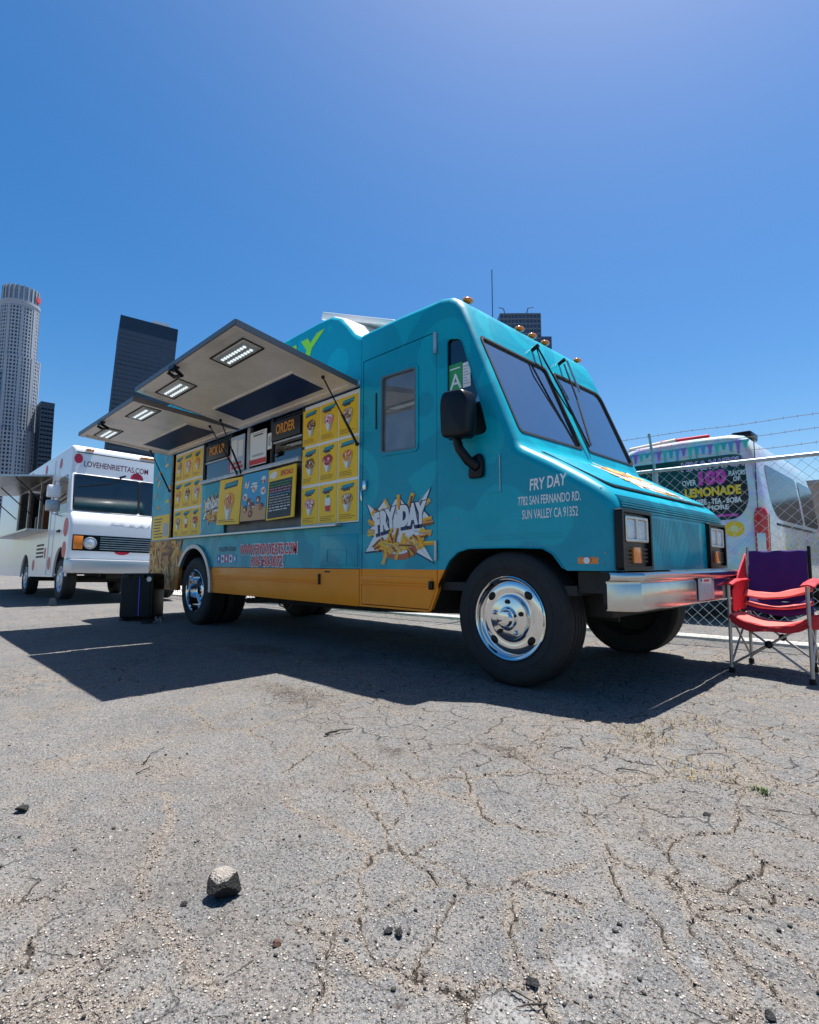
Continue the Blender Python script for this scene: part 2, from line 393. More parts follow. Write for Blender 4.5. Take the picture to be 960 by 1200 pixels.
def build_ground():
    a0 = math.atan2(fwd.y, fwd.x)
    fine = np.linspace(a0 - R(46), a0 + R(46), 820); coarse = np.linspace(a0 + R(46), a0 + 2 * math.pi - R(46), 50)[1:-1]
    ang = np.concatenate([fine, coarse]); na = len(ang)
    rad = np.concatenate([[0.12, .3, .5, .65], np.geomspace(.78, 16, 800), np.geomspace(16.6, 5000, 46)]); nr = len(rad)
    RR, AA = np.meshgrid(rad, ang, indexing='ij')
    X = (RR * np.cos(AA)).ravel(); Y = (RR * np.sin(AA)).ravel()
    h, cr, sand, er, cz, pn, so = ground_fields(X, Y)
    out = np.tile(np.concatenate([np.zeros(len(fine), bool), np.ones(len(coarse), bool)]), nr); out |= np.tile(np.isin(np.arange(na), (0, len(fine) - 1)), nr)
    h = np.where(out, (fbm(X * .35, Y * .35, 101, 3) - .5) * .035 * sstep(.3, 2.0, np.hypot(X, Y)), h); cr = np.where(out, 0, cr)
    far = np.hypot(X, Y) > 60; h = np.where(far, 0, h)
    co = np.stack([X, Y, h], 1)
    i = np.arange(nr - 1)[:, None] * na; j = np.arange(na)[None, :]; j2 = (j + 1) % na
    quads = np.stack([i + j, i + na + j, i + na + j2, i + j2], -1).reshape(-1, 4)
    c0 = len(co); co = np.vstack([co, [[0, 0, 0]]])
    tri = np.stack([np.full(na, c0), np.arange(na), (np.arange(na) + 1) % na], 1)
    me = bpy.data.meshes.new('ground')
    nl = quads.size + tri.size
    me.vertices.add(len(co)); me.vertices.foreach_set('co', co.ravel())
    me.loops.add(nl); me.loops.foreach_set('vertex_index', np.concatenate([quads.ravel(), tri.ravel()]).astype(np.int32))
    npoly = len(quads) + len(tri); me.polygons.add(npoly)
    ls = np.concatenate([np.arange(len(quads)) * 4, quads.size + np.arange(len(tri)) * 3]).astype(np.int32)
    me.polygons.foreach_set('loop_start', ls)
    me.polygons.foreach_set('use_smooth', np.ones(npoly, bool))
    for nm, arr in (('crack', cr), ('sand', sand), ('eroded', er), ('craze', cz), ('paint', pn), ('soil', so)):
        at = me.attributes.new(nm, 'FLOAT', 'POINT'); at.data.foreach_set('value', np.append(arr, 0).astype(np.float32))
    me.update(); me.validate()
    o = bpy.data.objects.new('ground', me); COL.objects.link(o); o['kind'] = 'structure'
    me.materials.append(ground_material())
    return o
def ground_material():
    m = bpy.data.materials.new('weathered asphalt'); m.use_nodes = True; n, l = nodes(m); b = n['Principled BSDF']
    geo = n.new('ShaderNodeNewGeometry'); P = geo.outputs['Position']
    def attr(a):
        t = n.new('ShaderNodeAttribute'); t.attribute_name = a; return t.outputs['Fac']
    def noise(sc, det=4, rough=.6):
        t = n.new('ShaderNodeTexNoise'); t.inputs['Scale'].default_value = sc; t.inputs['Detail'].default_value = det; t.inputs['Roughness'].default_value = rough
        l.new(P, t.inputs['Vector']); return t.outputs['Fac']
    def vor(sc, feat='F1', out='Distance'):
        t = n.new('ShaderNodeTexVoronoi'); t.inputs['Scale'].default_value = sc; t.feature = feat; l.new(P, t.inputs['Vector']); return t
    def ramp(src, a, bb, lo=0., hi=1.):
        t = n.new('ShaderNodeMapRange'); t.interpolation_type = 'SMOOTHSTEP'; t.inputs[1].default_value = a; t.inputs[2].default_value = bb; t.inputs[3].default_value = lo; t.inputs[4].default_value = hi
        l.new(src, t.inputs[0]); return t.outputs[0]
    def mixc(fac, c1, c2, mode='MIX'):
        t = n.new('ShaderNodeMix'); t.data_type = 'RGBA'; t.blend_type = mode
        if isinstance(fac, float): t.inputs[0].default_value = fac
        else: l.new(fac, t.inputs[0])
        for s, c in ((6, c1), (7, c2)):
            if isinstance(c, tuple): t.inputs[s].default_value = (*c, 1)
            else: l.new(c, t.inputs[s])
        return t.outputs[2]
    def mul(a, c):
        t = n.new('ShaderNodeMath'); t.operation = 'MULTIPLY'
        for i, s in enumerate((a, c)):
            if isinstance(s, float): t.inputs[i].default_value = s
            else: l.new(s, t.inputs[i])
        return t.outputs[0]
    def add(a, c):
        t = n.new('ShaderNodeMath'); t.operation = 'ADD'
        for i, s in enumerate((a, c)):
            if isinstance(s, float): t.inputs[i].default_value = s
            else: l.new(s, t.inputs[i])
        return t.outputs[0]
    def sub(a, c): return add(a, mul(c, -1.0))
    base = mixc(ramp(noise(1.4, 5), .36, .64), (.112, .114, .117), (.160, .157, .152))
    base = mixc(ramp(noise(8, 5), .40, .64, 0, .7), base, (.185, .172, .156))
    base = mixc(ramp(noise(120, 3), .44, .66, 0, .95), base, (.034, .035, .037))
    base = mixc(ramp(noise(260, 3), .48, .70, 0, .85), base, (.26, .25, .238))
    sand = ramp(add(attr('sand'), ramp(noise(34, 4, .7), .3, .7, -.28, .28)), .12, .8)
    def stones(sc, keep, more, lo, hi, cols):
        v = vor(sc); wn_ = n.new('ShaderNodeTexWhiteNoise'); wn_.noise_dimensions = '3D'
        l.new(v.outputs['Position'], wn_.inputs['Vector']); sep = n.new('ShaderNodeSeparateColor'); l.new(wn_.outputs['Color'], sep.inputs[0])
        shape = ramp(v.outputs['Distance'], lo, hi, 1, 0); sel = ramp(sub(add(mul(sand, more), keep), sep.outputs[0]), -.01, .01)
        cc = mixc(sep.outputs[1], cols[0], cols[1]); cc = mixc(ramp(sep.outputs[2], .72, .74), cc, cols[2])
        return mul(shape, sel), cc
    dirt = mixc(ramp(noise(75, 4), .3, .7), (.14, .112, .085), (.27, .225, .178))
    base = mixc(mul(sand, .62), base, dirt)
    base = mixc(mul(attr('eroded'), .45), base, mixc(ramp(noise(48, 4), .35, .65), (.085, .072, .062), (.195, .172, .150)))
    s3, c3 = stones(310, .42, .5, .20, .50, ((.23, .21, .19), (.38, .345, .31), (.025, .025, .025)))
    s1, c1 = stones(150, .36, .55, .20, .42, ((.24, .20, .165), (.47, .425, .37), (.036, .034, .032)))
    s2, c2 = stones(80, .24, .34, .16, .36, ((.32, .27, .22), (.56, .51, .45), (.12, .09, .07)))
    s5, c5 = stones(44, .15, .10, .12, .30, ((.30, .27, .235), (.46, .43, .40), (.17, .15, .13)))
    base = mixc(mul(s3, .85), base, c3); base = mixc(mul(s1, .9), base, c1); base = mixc(mul(s2, .92), base, c2); base = mixc(mul(s5, .85), base, c5)
    # hairline crazing between the plates
    nv = n.new('ShaderNodeTexNoise'); nv.inputs['Scale'].default_value = 7; nv.inputs['Detail'].default_value = 5; l.new(P, nv.inputs['Vector'])
    vm = n.new('ShaderNodeVectorMath'); vm.operation = 'MULTIPLY_ADD'; vm.inputs[1].default_value = (.16, .16, .0); l.new(nv.outputs['Color'], vm.inputs[0]); l.new(P, vm.inputs[2])
    for sc_, wd_ in ((5.2, .022), (9.5, .020)):
        ve = n.new('ShaderNodeTexVoronoi'); ve.feature = 'DISTANCE_TO_EDGE'; ve.voronoi_dimensions = '2D'; ve.inputs['Scale'].default_value = sc_; l.new(vm.outputs[0], ve.inputs['Vector'])
        hair = mul(ramp(ve.outputs['Distance'], wd_ * .35, wd_, 1, 0), mul(attr('craze'), ramp(noise(5 + sc_, 3), .40, .58)))
        base = mixc(mul(hair, .85), base, (.030, .026, .022))
        if sc_ < 6: hair1 = hair
    base = mixc(mul(attr('paint'), ramp(noise(110, 3), .40, .60, .0, .8)), base, (.27, .265, .258))
    base = mixc(mul(attr('soil'), ramp(noise(60, 4), .36, .6, .1, .8)), base, (.045, .033, .025))
    base = mixc(ramp(attr('crack'), .2, .6, 0, .95), base, (.040, .032, .026))
    v4 = vor(21); base = mixc(mul(ramp(v4.outputs['Distance'], .05, .10, 1, 0), ramp(noise(2.3, 3), .46, .60)), base, (.020, .019, .019))
    base = mixc(mul(ramp(noise(.6, 4), .58, .72), .40), base, (.045, .043, .041))
    l.new(base, b.inputs['Base Color']); b.inputs['Roughness'].default_value = .92; b.inputs['Specular IOR Level'].default_value = .2
    hgt = add(add(mul(noise(70, 4), .4), mul(s1, .6)), add(mul(s2, 1.0), mul(noise(330, 2), .4)))
    hgt = add(add(hgt, mul(ramp(noise(24, 4), .35, .7), .5)), add(mul(s5, 1.0), mul(hair1, -1.6)))
    bp = n.new('ShaderNodeBump'); bp.inputs['Strength'].default_value = 1.0; bp.inputs['Distance'].default_value = .006
    l.new(hgt, bp.inputs['Height']); l.new(bp.outputs[0], b.inputs['Normal'])
    return m
build_ground()

# loose gravel: far too many to count
def rock_mesh(n_dir, rnd):
    pass
def scatter(name, N, rmin, rmax, smin, smax, accept, colours, seed, label, cat, flat=.5):
    rs = np.random.RandomState(seed); a0 = math.atan2(fwd.y, fwd.x)
    rr = np.exp(rs.uniform(math.log(rmin), math.log(rmax), N * 4)); aa = a0 + rs.uniform(-R(44), R(44), N * 4)
    x = rr * np.cos(aa); y = rr * np.sin(aa); h, cr, sand, er, cz, pn, so = ground_fields(x, y)
    keep = rs.rand(N * 4) < accept(x, y, cr, sand, er); x, y, h = x[keep][:N], y[keep][:N], h[keep][:N]; n = len(x)
    base = np.array([[1, 0, 0], [-1, 0, 0], [0, 1, 0], [0, -1, 0], [0, 0, 1], [0, 0, -1], [.6, .6, .55], [-.6, .6, .5], [-.6, -.6, .55], [.6, -.6, .5]], float)
    faces = [(0, 6, 4), (6, 2, 4), (2, 7, 4), (7, 1, 4), (1, 8, 4), (8, 3, 4), (3, 9, 4), (9, 0, 4), (0, 2, 6), (2, 1, 7), (1, 3, 8), (3, 0, 9), (2, 0, 5), (1, 2, 5), (3, 1, 5), (0, 3, 5)]
    s = smin * (smax / smin) ** (rs.rand(n) ** 2.2); V = base[None] * (1 + rs.uniform(-.28, .28, (n, 10, 1))) * s[:, None, None]
    V[:, :, 0] *= rs.uniform(.7, 1.3, (n, 1)); V[:, :, 2] *= flat
    t = rs.uniform(0, 6.28, n); c, sn = np.cos(t)[:, None], np.sin(t)[:, None]
    vx = V[:, :, 0] * c - V[:, :, 1] * sn; vy = V[:, :, 0] * sn + V[:, :, 1] * c
    V[:, :, 0] = vx + x[:, None]; V[:, :, 1] = vy + y[:, None]; V[:, :, 2] += (h + s * flat * .45)[:, None]
    F = (np.array(faces)[None] + (np.arange(n) * 10)[:, None, None]).reshape(-1, 3)
    me = bpy.data.meshes.new(name); me.vertices.add(n * 10); me.vertices.foreach_set('co', V.ravel())
    me.loops.add(F.size); me.loops.foreach_set('vertex_index', F.ravel().astype(np.int32)); me.polygons.add(len(F)); me.polygons.foreach_set('loop_start', (np.arange(len(F)) * 3).astype(np.int32))
    cols = np.array(colours)[rs.randint(0, len(colours), n)] * rs.uniform(.75, 1.2, (n, 1)); cols = np.clip(np.hstack([cols, np.ones((n, 1))]), 0, 1)
    at = me.attributes.new('tone', 'FLOAT_COLOR', 'POINT'); at.data.foreach_set('color', np.repeat(cols, 10, 0).astype(np.float32).ravel())
    me.update(); me.validate()
    m = bpy.data.materials.new(name + ' stone'); m.use_nodes = True; nn, l = nodes(m); a = nn.new('ShaderNodeAttribute'); a.attribute_name = 'tone'
    l.new(a.outputs['Color'], nn['Principled BSDF'].inputs['Base Color']); nn['Principled BSDF'].inputs['Roughness'].default_value = .88
    me.materials.append(m); o = bpy.data.objects.new(name, me); COL.objects.link(o); tag(o, label, cat, kind='stuff')
scatter('gravel', 46000, .9, 5.5, .0009, .0040, lambda x, y, c, s, e: np.clip(.10 + s * .8 + e * .25, 0, 1),
        [(.25, .21, .17), (.33, .29, .25), (.20, .155, .12), (.40, .37, .33), (.13, .11, .10)], 11, 'loose tan grit and gravel strewn over the cracked asphalt', 'gravel')
scatter('asphalt_crumbs', 800, .95, 10, .002, .0062, lambda x, y, c, s, e: .25 + .75 * sstep(.5, .62, fbm(x * 2.1, y * 2.1, 301, 3)),
        [(.020, .019, .019), (.032, .030, .028), (.05, .045, .04)], 12, 'small black crumbs of broken asphalt lying over the lot', 'rubble', .75)
# ------------------------------------------------------------------ the turquoise food truck
YR, YL = 2.98, 5.06
XB, XC, XN = -8.75, -3.62, -1.31          # rear, start of the cab, nose
def paint(name, col, col2, ring, rough=.3, coat=.35, dirt=(.30, .26, .20), foot=None):
    m = bpy.data.materials.new(name); m.use_nodes = True; n, l = nodes(m); b = n['Principled BSDF']
    g = n.new('ShaderNodeNewGeometry'); P = g.outputs['Position']
    v = n.new('ShaderNodeTexVoronoi'); v.feature = 'SMOOTH_F1'; v.inputs['Scale'].default_value = 1.35; v.inputs['Smoothness'].default_value = .25; l.new(P, v.inputs['Vector'])
    s = n.new('ShaderNodeMath'); s.operation = 'SINE'; mu = n.new('ShaderNodeMath'); mu.operation = 'MULTIPLY'; mu.inputs[1].default_value = 19
    l.new(v.outputs['Distance'], mu.inputs[0]); l.new(mu.outputs[0], s.inputs[0])
    r = n.new('ShaderNodeMapRange'); r.interpolation_type = 'SMOOTHSTEP'; r.inputs[1].default_value = .1; r.inputs[2].default_value = .35; r.inputs[4].default_value = ring; l.new(s.outputs[0], r.inputs[0])
    mx = n.new('ShaderNodeMix'); mx.data_type = 'RGBA'; mx.inputs[6].default_value = (*col, 1); mx.inputs[7].default_value = (*col2, 1); l.new(r.outputs[0], mx.inputs[0])
    t = n.new('ShaderNodeTexNoise'); t.inputs['Scale'].default_value = 3.5; t.inputs['Detail'].default_value = 8; t.inputs['Roughness'].default_value = .7; l.new(P, t.inputs['Vector'])
    t2 = n.new('ShaderNodeTexNoise'); t2.inputs['Scale'].default_value = 2.0; t2.inputs['Detail'].default_value = 5
    mp = n.new('ShaderNodeMapping'); mp.inputs['Scale'].default_value = (6, 6, .7); l.new(P, mp.inputs['Vector']); l.new(mp.outputs[0], t2.inputs['Vector'])
    sx = n.new('ShaderNodeSeparateXYZ'); l.new(P, sx.inputs[0])
    dm = n.new('ShaderNodeMapRange'); dm.inputs[1].default_value = .52; dm.inputs[2].default_value = .85; dm.inputs[4].default_value = .30; l.new(t.outputs['Fac'], dm.inputs[0])
    d2 = n.new('ShaderNodeMapRange'); d2.inputs[1].default_value = .56; d2.inputs[2].default_value = .8; d2.inputs[4].default_value = .22; l.new(t2.outputs['Fac'], d2.inputs[0])
    ad = n.new('ShaderNodeMath'); ad.operation = 'ADD'; l.new(dm.outputs[0], ad.inputs[0]); l.new(d2.outputs[0], ad.inputs[1])
    m2 = n.new('ShaderNodeMix'); m2.data_type = 'RGBA'; m2.inputs[7].default_value = (*dirt, 1); l.new(mx.outputs[2], m2.inputs[6]); l.new(ad.outputs[0], m2.inputs[0])
    last = m2.outputs[2]
    if foot:      # two-tone livery: another colour below the waist line
        st_ = n.new('ShaderNodeMath'); st_.operation = 'LESS_THAN'; st_.inputs[1].default_value = .751; l.new(sx.outputs[2], st_.inputs[0])
        m3 = n.new('ShaderNodeMix'); m3.data_type = 'RGBA'; l.new(st_.outputs[0], m3.inputs[0]); l.new(last, m3.inputs[6]); m3.inputs[7].default_value = (*foot, 1); last = m3.outputs[2]
    l.new(last, b.inputs['Base Color'])
    rr = n.new('ShaderNodeMapRange'); rr.inputs[1].default_value = .3; rr.inputs[2].default_value = .75; rr.inputs[3].default_value = rough - .08; rr.inputs[4].default_value = rough + .22; l.new(t.outputs['Fac'], rr.inputs[0])
    l.new(rr.outputs[0], b.inputs['Roughness']); b.inputs['Coat Weight'].default_value = coat; b.inputs['Coat Roughness'].default_value = .12; b.inputs['Specular IOR Level'].default_value = .3
    bt = n.new('ShaderNodeTexNoise'); bt.inputs['Scale'].default_value = 2.2; bt.inputs['Detail'].default_value = 2; l.new(P, bt.inputs['Vector'])
    bp = n.new('ShaderNodeBump'); bp.inputs['Strength'].default_value = .12; bp.inputs['Distance'].default_value = .03; l.new(bt.outputs['Fac'], bp.inputs['Height']); l.new(bp.outputs[0], b.inputs['Normal'])
    return m
TEAL = paint('turquoise vehicle paint', (.0, .30, .40), (.0, .40, .485), .75, coat=.10, dirt=(.0, .215, .30))
TWOTONE = paint('turquoise over orange paint', (.0, .30, .40), (.0, .40, .485), .75, coat=.10, dirt=(.0, .215, .30), foot=(.96, .30, .012))
ORANGE = paint('orange vehicle paint', (.96, .30, .012), (.96, .30, .012), 0, rough=.4, coat=.1, dirt=(.66, .22, .02))
YEL = mat('yellow print', (.93, .57, .006), .45, var=.05)
CREAM = mat('cream interior panel', (.62, .61, .57), .6, var=.1)
PRW = mat('white print', (.82, .82, .80), .5); PRB = mat('navy print', (.012, .03, .10), .5); PRK = mat('black print', (.015, .015, .017), .45)
PRR = mat('red print', (.62, .02, .03), .45); PRO = mat('orange print', (.85, .33, .03), .5); PRBR = mat('brown print', (.20, .075, .03), .55)
PRT = mat('teal print', (.02, .30, .36), .5); PRBL = mat('blue print', (.05, .36, .62), .5); PRG = mat('green print', (.03, .33, .10), .5)
PRP = mat('pink print', (.72, .25, .35), .5); PRTAN = mat('tan print', (.60, .36, .17), .55); PRGREY = mat('grey print', (.45, .46, .47), .5)
PALETTE = [PRW, PRB, PRK, PRR, PRO, PRBR, PRT, PRBL, PRG, PRP, PRTAN, PRGREY, YEL]
W_, B_, K_, R_, O_, BR_, T_, BL_, GR_, PI_, TA_, GY_, Y_ = range(13)

ft = empty('food_truck', (-5.0, 4.02, 0), 'turquoise and orange food truck with two raised serving awnings', 'food truck')
S = side(YR)
def sp(u, v, w): return (u, YR + w, v)     # w into the truck
# -- cab skin: a profile swept across the truck with rounded side edges
PROF = [(-3.62, 2.90), (-3.1, 2.90), (-2.66, 2.885), (-2.56, 2.86), (-2.49, 2.81), (-2.445, 2.74), (-2.385, 2.60), (-2.375, 2.58), (-1.99, 1.64), (-1.97, 1.60), (-1.93, 1.575),
        (-1.72, 1.46), (-1.50, 1.325), (-1.41, 1.265), (-1.355, 1.215), (-1.325, 1.16), (-1.312, 1.10), (-1.31, 1.0), (-1.31, .755)]
WS0, WS1 = 7, 8        # the windscreen lies between these two profile points
def inset(P, d):
    out = []
    for i, p in enumerate(P):
        a = Vector(P[max(i - 1, 0)]); b = Vector(P[min(i + 1, len(P) - 1)]); t = (b - a).normalized(); nrm = Vector((-t.y, t.x)) * -1
        out.append((p[0] + nrm.x * d, p[1] + nrm.y * d))
    return out
WSGLASS = glass('windscreen glass', (.60, .74, .82), .36, dust=.015)
DOORGL = glass('dusty door glass', (.80, .82, .82), .08, dust=.16)
RR_ = .075
st = []
for k in range(7):
    th = math.pi / 2 * k / 6; st.append((YR + RR_ * (1 - math.sin(th)), RR_ * (1 - math.cos(th))))
# th=0 -> y=YR+RR, inset 0 ; th=90 -> y=YR, inset RR
stations = st[::-1] + [(YL + YR - y, d) for y, d in st]
def cab_skin():
    g = G(); n = len(PROF); rows = []
    for y, d in stations:
        pr = inset(PROF, d); pr = [(x, z) if i not in (0,) else (PROF[0][0], z) for i, (x, z) in enumerate(pr)]
        pr[-1] = (pr[-1][0], PROF[-1][1]); rows.append([(x, y, z) for x, z in pr])
    vs = [p for r in rows for p in r]; fs = []
    for j in range(len(rows) - 1):
        for i in range(n - 1):
            if i == WS0 and j == 6: continue
            fs.append((j * n + i, (j + 1) * n + i, (j + 1) * n + i + 1, j * n + i + 1))
    g.add(vs, fs)
    return g.build('cab_shell', TEAL, ft, smooth=50, fix=True), rows
cab, cab_rows = cab_skin()
PR_IN = inset(PROF, RR_); PR_IN[0] = (XC, PR_IN[0][1]); PR_IN[-1] = (PR_IN[-1][0], .755)
# -- windscreen surround with two rounded panes
wa = Vector((-2.375, 0, 2.58)); wb = Vector((-1.99, 0, 1.64)); wdir = (wa - wb).normalized(); wnor = Vector((wdir.z, 0, -wdir.x)); WL = (wa - wb).length
def wsf(u, v, w):      # u = y, v = up the glass from its foot, w = outwards
    p = wb + wdir * v + wnor * w; return (p.x, u, p.z)
y0, y1 = YR + RR_, YL - RR_
pane_r = rpoly([(3.085, .075), (3.985, .085), (3.975, .90), (3.06, .915)], .05); pane_l = rpoly([(4.10, .085), (5.005 - .03, .075), (4.985, .90), (4.09, .895)], [.05, .06, .10, .05])
G().plate([(y0, 0), (y1, 0), (y1, WL), (y0, WL)], [pane_r, pane_l], wsf, 0, -.03).build('windscreen_surround', TEAL, ft)
for pn in (pane_r, pane_l):
    c = Vector((sum(p[0] for p in pn) / len(pn), sum(p[1] for p in pn) / len(pn)))
    sc = lambda k: [(c.x + (p[0] - c.x) * k, c.y + (p[1] - c.y) * k) for p in pn]
    po = G().plate(sc(1.005), [], wsf, -.010, -.016).build('windscreen_pane', WSGLASS, ft)
    G().plate(sc(1.022), [sc(.975)], wsf, .006, -.012).build('rubber_seal', SEAL, po)
# -- cab side on the near side: openings for door, quarter window and wheel arch
XA = -2.075
arch = [(-2.80, .43), (-2.74, .56), (-2.66, .70), (-2.58, .82), (-2.50, .88), (-2.40, .905), (-2.06, .905), (-1.80, .895), (-1.73, .86), (-1.66, .77), (-1.635, .755)]
outline = [(XC + .004, PR_IN[0][1])] + PR_IN[1:] + [(x, z) for x, z in arch[::-1]] + [(XC + .004, .43)]
door_o = rpoly([(-3.595, .445), (-2.775, .445), (-2.70, .60), (-2.70, 2.615), (-3.595, 2.615)], [.01, .01, .01, .02, .02])
quarter = rpoly([(-2.60, 1.70), (-2.20, 1.70), (-2.24, 1.86), (-2.45, 2.49), (-2.60, 2.53)], [.05, .06, .03, .05, .05])
cs = G(); cs.plate(outline, [door_o, quarter], sp, 0, .035)
def split_colour(g, z=.752):
    pass
side_r = cs.build('cab_side_panel', TWOTONE, ft)
# orange sill left of the arch
G().plate([(-2.698, .436), (-2.80 - .012, .436), (-2.77, .47), (-2.70, .61), (-2.665, .745), (-2.698, .745)][::-1], [], S, .0, .003) if False else None
oc = G().plate([(-2.790, .432), (-2.735, .56), (-2.655, .70), (-2.625, .750), (-2.692, .750), (-2.692, .598), (-2.768, .44)], [], S, -.002, .004); oc.build('sill_panel', ORANGE, ft)
# door: orange foot, turquoise leaf, pane, handle, hinges
din = lambda e: rpoly([(-3.595 + e, .445 + e), (-2.775 - e, .445 + e), (-2.70 - e, .60), (-2.70 - e, 2.615 - e), (-3.595 + e, 2.615 - e)], [.01, .01, .01, .02, .02])
dwin = rpoly([(-3.345, 1.735), (-2.925, 1.715), (-2.925, 2.39), (-3.345, 2.405)], .035)
dg = G().plate(din(.007), [dwin], sp, .004, .035); door = dg.build('door', TWOTONE, ft)
G().plate(rpoly([(-3.586, .454), (-2.783, .454), (-2.709, .603), (-2.709, .750), (-3.586, .750)], .006), [], S, -.004, .001).build('door_foot_panel', ORANGE, door)
G().plate(dwin, [], sp, .016, .020).build('door_pane', DOORGL, door)
cen = (-3.135, 2.06); sk = lambda k, P, c: [(c[0] + (p[0] - c[0]) * k, c[1] + (p[1] - c[1]) * k) for p in P]
dw2 = rpoly([(-3.37, 1.71), (-2.90, 1.69), (-2.90, 2.415), (-3.37, 2.43)], .05)
G().plate(dw2, [dwin], S, -.004, .006).build('window_frame', TEAL, door)
dw3 = rpoly([(-3.347, 1.733), (-2.923, 1.713), (-2.923, 2.392), (-3.347, 2.407)], .036); dw4 = rpoly([(-3.333, 1.747), (-2.937, 1.727), (-2.937, 2.378), (-3.333, 2.393)], .03)
G().plate(dw3, [dw4], S, -.012, .008).build('window_seal', mat('grey trim', (.10, .16, .18), .5), door)
G().cyl((-2.705, YR - .010, 2.43), (-2.705, YR - .010, 2.60), .016, 10).build('hinge', GALV, door, smooth=40)
G().cyl((-2.712, YR - .010, .82), (-2.712, YR - .010, .97), .013, 10).build('hinge', GALV, door, smooth=40)
hg = G().box(-3.565, -3.525, YR - .022, YR, 1.44, 1.52); hg.tube([(-3.56, YR - .012, 1.46), (-3.57, YR - .035, 1.42), (-3.56, YR - .035, 1.34)], .008)
hg.build('door_handle', CHROME, door, bevel=.004)
G().box(-3.585, -2.755, YR - .016, YR - .002, .622, .640).box(-3.585, -2.755, YR - .010, YR - .002, .640, .692).build('kick_rail', ORANGE, door, bevel=.004)
G().box(-2.775, -2.735, YR - .028, YR - .001, .60, .665).build('latch', BLACKP, door, bevel=.006)
G().box(-3.42, -3.405, YR - .004, YR + .002, 1.96, 2.28).build('vent_slot', SEAL, door)
# quarter pane, permit card
qp = G().plate(quarter, [], sp, .018, .022).build('quarter_pane', GLASS, ft)
qin = [(-2.402 + (x + 2.402) * .94, 2.09 + (z - 2.09) * .965) for x, z in quarter]
G().plate([(-2.402 + (x + 2.402) * 1.035, 2.09 + (z - 2.09) * 1.02) for x, z in quarter], [qin], S, -.006, .007).build('quarter_seal', TEAL, qp)
card = G().use(0).box(-2.585, -2.455, YR + .0135, YR + .0165, 2.08, 2.305).use(1).box(-2.450, -2.378, YR + .0135, YR + .0165, 2.10, 2.29)
for k in range(7): card.use(2).box(-2.442, -2.386 - .012 * (k % 3), YR + .0125, YR + .0134, 2.125 + k * .022, 2.133 + k * .022)
card = card.build('permit_card', [PRG, PRW, PRGREY], ft)
text('A', .115, side(YR + .0135), -2.52, 2.11, .001, 'grade_letter', PRW, card, align='C', off=.01)
G().box(-2.575, -2.475, YR + .0118, YR + .0134, 2.262, 2.272).build('card_line', PRW, card)
# raised seam panel and small hatch on the cab flank
G().plate(rrect(-2.235, 1.285, -2.11, 1.55, .012), [], S, .0, .005).build('fuel_flap', TEAL, ft)
G().box(-2.118, -2.112, YR - .009, YR - .004, 1.29, 1.545).build('flap_edge', GALV, ft)
# swage line round the wheel arch, fender lip
lip = [(x, YR - .004, z) for x, z in arch[:-1]]
G().tube(lip, .005, 6).build('arch_lip', TWOTONE, ft, smooth=60)
G().box(-2.30, -1.66, YR - .004, YR, .985, .991).box(-2.30, -1.66, YR - .004, YR, .960, .966).build('swage_line', TEAL, ft)
# front corner wing fill between side plate and skin is the skin itself; inner arch
ar = G()
for k in range(len(arch) - 1):
    a, b = arch[k], arch[k + 1]
    ar.add([(a[0], YR + .005, a[1]), (b[0], YR + .005, b[1]), (b[0], YR + .62, b[1]), (a[0], YR + .62, a[1])], [(0, 1, 2, 3)])
ar.box(-2.82, -1.60, YR + .62, YR + .64, .40, .93).build('wheel_well', DARKMET, ft)
# address lettering
text('FRY DAY', .072, S, -1.885, 1.272, .003, 'lettering', PRW, ft, width=.27, shear=.18, off=.025, rot=.05)
text('7782 SAN FERNANDO RD.', .056, S, -1.975, 1.180, .003, 'lettering', PRW, ft, width=.445, off=.012)
text('SUN VALLEY CA 91352', .058, S, -1.945, 1.088, .003, 'lettering', PRW, ft, width=.395, off=.012)
# side marker lamp
ml = G().plate(rrect(-1.565, .795, -1.432, .838, .01), [], S, -.012, .001).build('side_marker', AMBER, ft, bevel=.004)
G().cyl((-1.499, YR - .016, .816), (-1.499, YR - .010, .816), .020, 14).build('reflector', PRW, ml, smooth=40)
# rivets
for x, z in ((-1.40, 1.24), (-1.385, .86), (-1.40, .80), (-2.52, 1.64), (-2.50, 1.12)): G().sphere((x, YR - .002, z), .007, 6, 4).build('rivet', GALV, ft)
# -- bonnet lid, painted burst on it, black seam
hd = Vector((-1.50 + 1.93, 0, 1.325 - 1.575)); hl = hd.length; hd.normalize(); hn = Vector((-hd.z, 0, hd.x))
def hood(u, v, w): p = Vector((-1.93, 0, 1.575)) + hd * v + hn * w; return (p.x, u, p.z)
lid = rpoly([(YR + .16, .03), (YL - .16, .03), (YL - .13, .60), (YR + .13, .60)], .06)
lidc = rpoly([(YR + .153, .023), (YL - .153, .023), (YL - .121, .609), (YR + .121, .609)], .065)
bon = G().plate(lid, [], hood, .001, .014).build('bonnet_lid', TEAL, ft, bevel=.005)
G().plate(lidc, [rpoly([(YR + .161, .031), (YL - .161, .031), (YL - .131, .599), (YR + .131, .599)], .06)], hood, .0005, .005).build('bonnet_seam', SEAL, bon)
# fine ribs under the bonnet edge and down the grille panel
for k in range(6):
    z = 1.118 + k * .0165; x = XN - .004 if k < 2 else (-1.318, -1.325, -1.337, -1.352)[k - 2]
    G().cyl((x + .004, YR + .07, z), (x + .004, YL - .07, z), .0065, 6).build('grille_rib', TEAL, ft, smooth=60)
gp = G().box(XN - .01, XN + .006, 3.43, 4.40, .775, 1.095)
for k in range(38): y = 3.445 + k * .0252; gp.box(XN + .006, XN + .010, y, y + .012, .78, 1.09) if False else gp.box(XN + .006, XN + .0078, y, y + .012, .78, 1.09)
gp.build('grille_panel', TEAL, ft)
